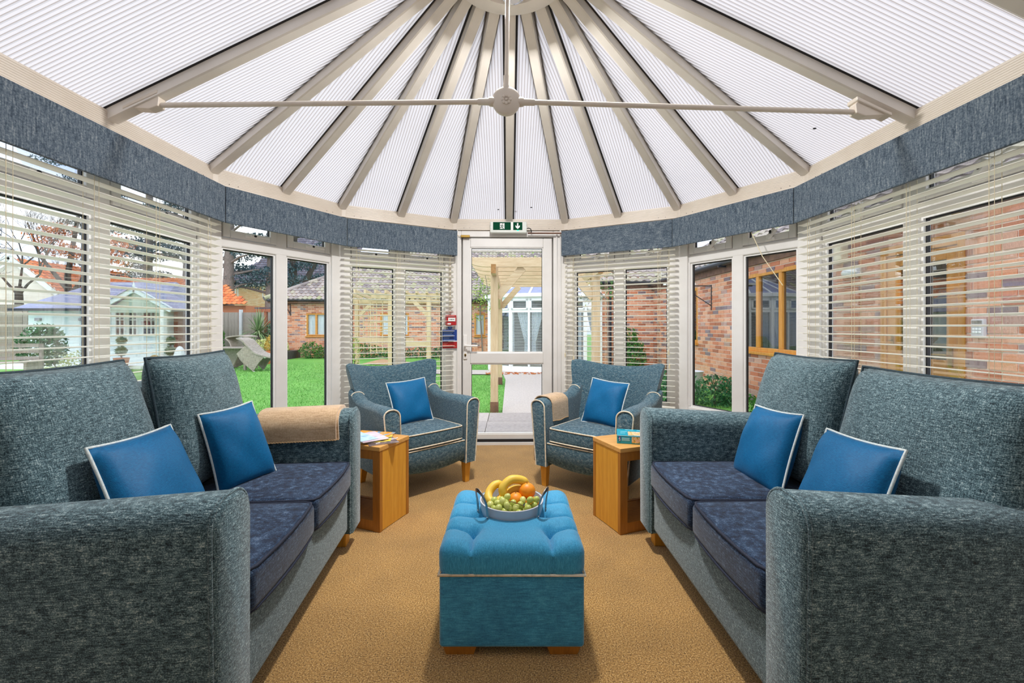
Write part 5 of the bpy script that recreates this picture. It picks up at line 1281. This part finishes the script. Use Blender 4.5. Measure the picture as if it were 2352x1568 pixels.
for k in range(150):
    a = random.uniform(0, 6.28); el = random.uniform(-.5, 1.45); L = random.uniform(.75, 1.15); ca, sa_ = math.cos(a), math.sin(a); p0 = Vector((0, 0, 1.0+random.uniform(-.1, .12))); vs = []; wv = Vector((-sa_, ca, 0))
    for q in range(6):
        f_ = q/5; r_ = L*f_; p = p0+Vector((ca*math.cos(el)*r_, sa_*math.cos(el)*r_, math.sin(el)*r_-.45*r_*r_*math.cos(el))); w_ = .022*(1-f_**2)+.002; vs += [p-wv*w_, p+wv*w_]
    g.add(vs, [(2*q, 2*q+1, 2*q+3, 2*q+2) for q in range(5)])
o = g.build('leaves', 'leaf_yucca', yc); o['kind'] = 'stuff'
ts = thing('timber_shelter', 'reddish timber shelter with flat roof beside the bungalow', 'shelter', (-9.75, 18.6, GZ))
B(-.9, .6, -.5, .6, 1.98, 2.06).build('roof', 'roof_tile_dark', ts); B(-.9, .6, -.52, -.48, 1.88, 2.0).build('fascia', 'red_timber', ts)
for x in (-.45, .35): B(x-.05, x+.05, -.5, -.4, 0, 1.9).build('post', 'red_timber', ts)
G().beam((-.42, -.45, 1.35), (.3, -.45, 1.85), .09, .05, (0, 1, 0)).build('brace', 'red_timber', ts); B(-.45, .35, -.48, -.42, .55, .65).build('rail', 'red_timber', ts); B(-.5, .5, .5, .53, 0, 1.9).build('back_panel', 'weathered_wood', ts)
shrub('leafy green bush inside the timber shelter', (-9.7, 18.0, GZ), [((0, 0, .9), (.5, .35, .6), 400)], 'leaf_shrub', .06)
rbd = thing('raised_bed', 'dark sleeper edged raised bed under the yucca', 'raised bed', (-9.6, 16.6, GZ))
for k in range(2): B(-1.6, 1.0, -.08, .08, .02+k*.17, .17+k*.17).build('sleeper', 'bark_dark', rbd, bevel=.01)
B(-1.6, 1.0, .08, 1.2, 0, .3).build('soil', 'bark_dark', rbd)
shrub('cream variegated shrub in the raised bed, left one', (-9.65, 16.9, .25), [((0, 0, .2), (.42, .3, .26), 420)], 'leaf_pale', .05)
shrub('cream variegated shrub in the raised bed, right one', (-8.9, 16.9, .25), [((0, 0, .16), (.3, .3, .22), 260)], 'leaf_pale', .05)
tp_ = thing('terracotta_pot', 'terracotta pot with a golden bush on the lawn', 'plant pot', (-8.15, 14.85, GZ)); G().lathe([(.16, 0), (.24, .36), (.27, .36), (.27, .43), (.23, .43), (.2, .36), (.0001, .34)], 20).build('pot', 'terracotta', tp_, smooth=40)
g = G(); leaves(g, (0, 0, .68), (.24, .24, .3), 420, .035); o = g.build('foliage', 'leaf_gold', tp_); o['kind'] = 'stuff'

def swoop(pts, th):
    """ribbon outline around a curve in the XZ plane"""
    P = [Vector((x, 0, z)) for x, z in pts]; Q = []
    for k in range(len(P)*6-5):
        u = k/6; i = min(int(u), len(P)-2); f = u-i; p0, p1_, p2_, p3_ = P[max(i-1, 0)], P[i], P[i+1], P[min(i+2, len(P)-1)]
        Q.append(.5*((2*p1_)+(p2_-p0)*f+(2*p0-5*p1_+4*p2_-p3_)*f*f+(3*p1_-p0-3*p2_+p3_)*f**3))
    up = []; lo = []
    for k, p in enumerate(Q):
        d_ = (Q[min(k+1, len(Q)-1)]-Q[max(k-1, 0)]).normalized(); nn = Vector((-d_.z, 0, d_.x)); up.append(p+nn*th/2); lo.append(p-nn*th/2)
    return up, lo
def sweep(g, pts, th, y0, y1):
    up, lo = swoop(pts, th); n = len(up); vs = []
    for y in (y0, y1): vs += [p+Vector((0, y, 0)) for p in up]+[p+Vector((0, y, 0)) for p in lo]
    fs = []
    for k in range(n-1): fs += [(k, k+1, n+k+1, n+k), (2*n+k, 3*n+k, 3*n+k+1, 2*n+k+1), (k, 2*n+k, 2*n+k+1, k+1), (n+k, n+k+1, 3*n+k+1, 3*n+k)]
    fs += [(0, n, 3*n, 2*n), (n-1, 3*n-1, 4*n-1, 2*n-1)]
    g.add(vs, fs)
def q12(x, y, Y): p = at(x, y, Y); return (p[0], p[2])
def wicker(label, Y, back, seat, feet, w=.55):
    ox, oz = q12(*seat[0], Y); R_ = lambda l: [(a-ox, b_-GZ) for a, b_ in (q12(x, y, Y) for x, y in l)]
    t = thing('wicker_chair', label, 'garden chair', (ox, Y, GZ), 0, 'grey wicker garden chairs')
    g = G(); sweep(g, R_(back), .035, -.02, w); g.build('backrest', 'rattan', t, smooth=50)
    g = G(); g.prism([(x, .0, z) for x, z in R_(seat)], (0, .05, 0)); g.prism([(x, w-.05, z) for x, z in R_(seat)], (0, .05, 0)); g.build('side_panel', 'rattan', t)
    g = G(); s_ = R_(seat); sweep(g, [s_[0], ((s_[0][0]+s_[-1][0])/2-.02, (s_[0][1]+s_[-1][1])/2-.02), s_[-1]], .03, .02, w-.02); g.build('seat', 'rattan', t, smooth=50)
    for x, z in R_(feet): 
        for y in (.03, w-.05): G().ball((x, y, z), .028, 8, (1.3, 1, .8)).build('foot', 'white_paint', t, smooth=60)
wicker('grey wicker chair tipped forward against the garden table', 12.2, [(543, 777), (556, 782), (568, 795), (585, 811), (606, 818), (623, 821)], [(543, 812), (562, 794), (590, 813), (606, 820), (594, 833), (581, 853), (566, 840)], [(607, 821), (623, 822), (582, 854)])
wicker('grey wicker chair leaning behind the tipped one', 13.0, [(568, 774), (548, 771), (528, 773), (519, 776), (528, 786), (532, 797)], [(500, 812), (512, 798), (556, 799), (548, 812), (536, 840), (520, 846)], [(548, 848)])
gt = thing('garden_table', 'pale garden table under the tipped wicker chairs', 'garden table', (-8.15, 12.9, GZ)); G().soft((0, 0, .64), (1.1, .7, .04), .015, 3).build('top', 'weathered_wood', gt, smooth=50)
for x in (-.45, .45):
    for y in (-.28, .28): B(x-.03, x+.03, y-.03, y+.03, 0, .62).build('leg', 'weathered_wood', gt)

# --- summerhouse
sm = thing('summerhouse', 'pale blue summerhouse with gabled porch and grey felt roof', 'summerhouse', (0, 0, 0))
SY = 13.6
def sxp(x): return (x-HX)/F*SY
x0, x1, xp, xq = sxp(36), sxp(345), sxp(268), sxp(420)
hw = CAMH+(HY-712)/F*SY; hr = CAMH+(HY-648)/F*SY*1.12
g = G(); z = GZ+.1; k = 0
me = G().box(0, xp-x0+.3, 0, .02, 0, .135).mesh('weatherboard', 'pale_blue_paint')
while z < hw-.05: share('weatherboard', me, sm, (x0, SY+.35, z), (-.08, 0, 0)); z += .13
B(x0+.02, x1, SY+.4, SY+3, GZ, hw).build('wall', 'pale_blue_paint', sm)
for i, xx in enumerate((sxp(62), sxp(165))): B(xx-.08, xx+.08, SY+.28, SY+.4, hw-.33, hw-.24).build('vent', 'steel', sm)
g = G(); e0 = Vector((x0-.3, SY+.05, hw+.02)); r0 = Vector((x0+1.1, SY+1.6, hr)); r1 = Vector((x1-.4, SY+1.6, hr)); e1 = Vector((x1+.2, SY+.05, hw+.02)); eb0 = Vector((x0-.3, SY+3.2, hw+.02)); eb1 = Vector((x1+.2, SY+3.2, hw+.02))
g.add([e0, e1, r1, r0, eb0, eb1], [(0, 1, 2, 3), (0, 3, 4), (1, 5, 2), (3, 2, 5, 4)]); g.build('roof', 'felt_roof', sm); G().beam(e0, e1, .04, .08).build('eaves_board', 'gutter', sm)
# gabled porch
ax_ = sxp(348); za = CAMH+(HY-668)/F*SY; zl = CAMH+(HY-712)/F*SY; zr = zl
for (xa, xb, zz) in ((ax_, xp-.08, zl-.02), (ax_, xq+.12, zr-.02)): G().beam((ax_, SY-.62, za), (xb, SY-.62, zz), .15, .05, (0, 1, 0)).build('bargeboard', 'pale_blue_paint', sm)
G().prism([(xp+.1, SY-.55, zl-.1), (xq-.05, SY-.55, zl-.1), (ax_, SY-.55, za-.06)], (0, .05, 0)).build('gable_panel', 'sage_paint', sm)
g = G(); 
for xb in (xp-.1, xq+.14): g.add([(ax_, SY-.68, za+.07), (xb, SY-.68, zl+.02), (xb, SY+.6, zl+.02), (ax_, SY+.6, za+.07)], [(0, 1, 2, 3)])
g.build('porch_roof', 'felt_roof', sm); G().lathe([(.04, 0), (.03, .12), (.0001, .24)], 8, (ax_, SY-.64, za)).build('finial', 'pale_blue_paint', sm)
for xx in (sxp(258), sxp(407)): B(xx-.06, xx+.06, SY-.6, SY-.48, GZ, zl).build('porch_post', 'white_paint', sm)
B(xp-.2, sxp(365), SY-.02, SY+.35, GZ, zl).build('front_wall', 'pale_blue_paint', sm)
def small_window(xa, xb, ya, yb, nx, ny, y=SY-.04):
    X0, X1 = (xa-HX)/F*y, (xb-HX)/F*y; Z1, Z0 = CAMH+(HY-ya)/F*y, CAMH+(HY-yb)/F*y; e = bpy.data.objects.new('window', None); COL.objects.link(e); e.parent = sm
    g = G(); b_ = .03
    for k in range(nx+1): x = X0+(X1-X0)*k/nx; g.box(x-b_/2, x+b_/2, y-.03, y+.02, Z0, Z1)
    for k in range(ny+1): z = Z0+(Z1-Z0)*k/ny; g.box(X0, X1, y-.025, y+.02, z-b_/2, z+b_/2)
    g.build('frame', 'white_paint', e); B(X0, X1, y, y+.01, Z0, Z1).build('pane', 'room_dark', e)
for xa, xb in ((242, 253), (267, 287), (297, 316), (330, 358)): small_window(xa, xb, 716, 771, 1 if xb-xa < 15 else (2 if xb-xa < 25 else 3), 3)
B(x0-.2, x1+.3, SY-.7, SY+3, GZ, GZ+.1).build('deck', 'white_paint', sm)
rs = thing('red_shed', 'red-brown timber shed beside the summerhouse', 'shed', (0, 0, 0)); xx = sxp(366)*1.08
me = B(0, .135, 0, .02, 0, 1.75).mesh('board', 'red_timber'); x = sxp(364)*1.07
while x < sxp(440)*1.07: share('board', me, rs, (x, SY*1.07, GZ)); x += .14
B(sxp(364)*1.07, sxp(440)*1.07, SY*1.07+.02, SY*1.07+.25, GZ, 1.7).build('body', 'red_timber', rs); G().prism([(sxp(364)*1.07-.1, SY*1.07-.15, 1.75), (sxp(440)*1.07+.1, SY*1.07-.15, 1.75), (sxp(405)*1.07, SY*1.07-.15, 2.15)], (0, .5, 0)).build('roof', 'felt_roof', rs)
def topiary(x, yb, Y, label):
    p = ((x-HX)/F*Y, Y, GZ+.1); t = thing('topiary', label, 'topiary', p, 0, 'two tier topiaries by the summerhouse'); G().lathe([(.14, 0), (.19, .25), (.17, .25), (.0001, .22)], 16).build('pot', 'terracotta', t, smooth=40); G().tube([(0, 0, .2), (0, 0, .9)], .02, 6).build('stem', 'bark', t)
    for z, r_ in ((.45, .15), (.75, .13)): g = G(); g.ball((0, 0, z), r_*.85, 8); leaves(g, (0, 0, z), (r_,)*3, 160, .03, shell=.8); g.build('clipped_ball', 'leaf_shrub', t)
topiary(279, 0, 12.7, 'two tier topiary ball left of the summerhouse steps'); topiary(392, 0, 12.7, 'two tier topiary ball right of the summerhouse steps')
shrub('leafy green shrub in front of the summerhouse side wall', ((95-HX)/F*11.2, 11.2, GZ), [((0, 0, .75), (.6, .4, .55), 900), ((.1, 0, 1.1), (.35, .3, .25), 250)], 'leaf_shrub', .06)
shrub('grey low shrubs along the summerhouse side wall', ((150-HX)/F*12.2, 12.2, GZ), [((-.4, 0, .3), (.7, .3, .3), 400), ((.5, 0, .3), (.6, .3, .3), 350)], 'leaf_pale', .04)
bn = thing('garden_bench', 'weathered slatted bench at the far left of the lawn', 'bench', ((20-HX)/F*10.5, 10.5, GZ), .2)
for z in (.45, .62, .76): B(-.7, .7, -.03, .0, z, z+.09).build('slat', 'weathered_wood', bn)
for y in (-.42, -.29, -.16): B(-.7, .7, y, y+.1, .4, .43).build('slat', 'weathered_wood', bn)
for x in (-.66, .66): B(x-.03, x+.03, -.45, 0, 0, .42).build('leg', 'weathered_wood', bn); B(x-.03, x+.03, -.03, .03, 0, .85).build('upright', 'weathered_wood', bn)
sg_ = thing('toy_ornament', 'small yellow and green toy ornament on the summerhouse deck', 'ornament', ((355-HX)/F*12.8, 12.8, GZ+.1)); G().ball((0, 0, .17), .16, 10, (1, .8, 1)).build('body', 'leaf_gold', sg_, smooth=60); G().ball((.16, 0, .08), .1, 8).build('side', 'leaf_green', sg_, smooth=60)
cv = thing('covered_parasol', 'lilac striped cloth on a stand by the red shed', 'cloth', ((413-HX)/F*12.6, 12.6, GZ+.1)); G().lathe([(.22, 0), (.17, .25), (.1, .5), (.05, .58), (.0001, .6)], 10).build('cloth', 'curtain', cv)

# --- houses beyond
hs = thing('white_gable_house', 'pale rendered house with orange pantile roof at the far left', 'house', (0, 0, 0))
Yh = 23.0; ap = Vector(at(28, 590, Yh)); le = Vector(at(-130, 700, Yh)); re_ = Vector(at(140, 676, Yh))
G().prism([(le.x, Yh, GZ), (re_.x-.3, Yh, GZ), (re_.x-.3, Yh, re_.z), (ap.x, Yh, ap.z-.2), (le.x, Yh, le.z)], (0, 6, 0)).build('wall', 'render_white', hs)
for q in (le, re_): G().beam(ap+Vector((0, -.15, 0)), q+Vector((0, -.15, 0)), .3, .06, (0, 1, 0)).build('bargeboard', 'white_paint', hs)
dv = (ap-re_); vdir = Vector((dv.x, 0, dv.z)).normalized()
tiled_roof(hs, (re_.x+.2, Yh-.2, re_.z), (0, 1, 0), vdir, 6.5, dv.length, lambda a, b_: True, 0, 'roof_tile_orange', .24, .28)
oh = thing('orange_roof_house', 'long low house with orange pantile roof behind the summerhouse', 'house', (0, 0, 0))
p0, p1 = Vector(at(150, 690, 21.5)), Vector(at(570, 708, 21.5)); ud = (p1-p0); ud.z = 0; Wd = ud.length
vd = Vector((0, .84, .54))
tiled_roof(oh, (p0.x, p0.y, 2.3), ud, vd, Wd, 3.0, lambda a, b_: a < Wd-b_*1.1, 300, 'roof_tile_orange', .24, .26)
B(p0.x+.2, p1.x-.3, 21.8, 24, GZ, 2.25).build('wall', 'brick', oh)
yh = thing('buff_brick_house', 'two storey buff brick house with dark tiled roof behind the cedars', 'house', (0, 31, 0))
wz0, wz1 = 1.0, CAMH+(HY-657)/F*31
xa, xb = at(527, 0, 31)[0], at(800, 0, 31)[0]
B(xa, xb, .0, 6, GZ, wz1).build('wall', 'mortar_buff', yh); g = G(); random.seed(2); z = 2.0; r_ = 0
while z < wz1-.06:
    x = xa-(r_ % 2)*.11
    while x < xa+8.5: g.add([(x, -.01, z), (x+.215, -.01, z), (x+.215, -.01, z+.065), (x, -.01, z+.065)], [(0, 1, 2, 3)]); x += .225
    z += .075; r_ += 1
o = g.build('brickwork', 'brick_buff', yh); o['kind'] = 'stuff'
B(xa-.3, xb, -.35, .0, wz1, wz1+.22).build('fascia', 'white_paint', yh)
tiled_roof(yh, (xa-.3, -.4, wz1+.15), (1, 0, 0), (0, .72, .69), xb-xa+.3, 6.2, lambda a, b_: a > b_*.55, 200, 'roof_tile_dark', .22, .28)
for (x, w_) in ((at(535, 0, 31)[0], .4), (at(603, 0, 31)[0], .55), (at(700, 0, 31)[0], .6)): casement(yh, T((x, -.03, CAMH+(HY-684)/F*31)), w_, .75, (w_/2,), 'white_paint', 'room_dark', sill=False)

# --- trees
def tree(name, label, cat, base, trunks, crowns, leafm, bark, s, flat=0, group=None):
    t = thing(name, label, cat, base, 0, group)
    for pts, r0, r1 in trunks:
        n = len(pts); G().tube(pts, [r0+(r1-r0)*k/(n-1) for k in range(n)], 9).build('trunk', bark, t, smooth=60)
    g = G()
    for c, rad, n in crowns: leaves(g, c, rad, n, s, flat, .1)
    o = g.build('foliage', leafm, t); o['kind'] = 'stuff'; return t
random.seed(31)
def cedar(x, Y, r0, label, fork=False, h=9.5, n=15):
    bx_, by_, _ = ((x-HX)/F*Y, Y, 0); tr_ = [([(0, 0, 0), (.1, 0, 2.5), (.15, 0, 5), (.3, 0, h)], r0, r0*.45)]
    if fork: tr_ += [([(.05, 0, 1.8), (.5, .1, 3.2), (1.3, .2, 5.0), (2.4, .2, 7)], r0*.7, r0*.3)]
    cr = []
    for k in range(n):
        z = random.uniform(3.6, h); a = random.uniform(0, 6.28); d_ = random.uniform(.6, 3.0); c = (math.cos(a)*d_, math.sin(a)*d_*.6, z); cr.append((c, (random.uniform(.8, 1.7), .8, random.uniform(.15, .3)), 200))
        tr_.append(([(.12, 0, z-.5), (c[0]*.5, c[1]*.5, z-.15), c], .08, .02))
    return tree('cedar', label, 'tree', (bx_, by_, GZ), tr_, cr, 'leaf_cedar', 'bark' if not fork else 'bark_dark', .085, .5, 'dark cedars beyond the lawn')
cedar(520, 23.5, .36, 'grey trunked cedar nearest the left edge of the front left window', h=11.5, n=20)
cedar(617, 24.5, .33, 'grey trunked cedar just left of the window mullion', h=12, n=22)
cedar(668, 25.5, .33, 'dark forked cedar right of the window mullion', True, h=12, n=22)
cedar(425, 25.5, .34, 'grey trunked cedar seen through the right part of the left blind', h=13, n=30)
cedar(335, 27, .34, 'cedar behind the summerhouse gable seen through the blind', h=13.5, n=32)
cedar(190, 31, .34, 'tall distant cedar behind the orange roofs', h=15, n=26)
cedar(790, 30, .35, 'distant cedar above the bungalow hip', n=10)
at_ = tree('autumn_tree', 'bare branched tree with orange autumn leaves behind the gable house', 'tree', ((150-HX)/F*20.5, 20.5, GZ), [([(0, 0, 0), (.2, 0, 2), (.1, 0, 3.6), (.4, .2, 6.5)], .22, .07), ([(.15, 0, 2.6), (1.2, 0, 4), (2.4, .2, 5.4)], .12, .03), ([(.1, 0, 3), (-1.2, 0, 4.6), (-2, .2, 6.2)], .1, .03)],
           [((random.uniform(-1.2, 3.4), random.uniform(-.5, .5), random.uniform(4.0, 6.2)), (.75, .5, .4), 90) for _ in range(20)], 'leaf_autumn', 'bark_dark', .075)
for j, (x, Y, lab) in enumerate(((40, 18.8, 'bare forked tree in front of the white gable'), (-150, 22, 'bare branched tree at the far left edge'), (90, 32, 'bare tree far behind the orange roof'))):
    t = thing('bare_tree', lab, 'tree', ((x-HX)/F*Y, Y, GZ)); random.seed(50+j); tg = G(); br = G()
    tg.tube([(0, 0, 0), (.1, 0, 1.5), (.05, 0, 3)], [.2, .16, .12], 8); tg.build('trunk', 'bark_dark', t, smooth=60)
    def grow(p, d_, L, r_, dep):
        q = p+d_*L; br.tube([p, (p+q)/2+Vector((random.gauss(0, .05), 0, .03))*L, q], [r_, r_*.8, r_*.6], 5)
        if dep: 
            for _ in range(3): grow(q, (d_+Vector((random.gauss(0, .5), random.gauss(0, .3), random.gauss(.12, .3)))).normalized(), L*.74, r_*.55, dep-1)
    for a in (-.7, .1, .8): grow(Vector((.05, 0, 2.6)), Vector((a, 0, .8)).normalized(), 1.3, .06, 5)
    br.build('branches', 'bark_dark', t)
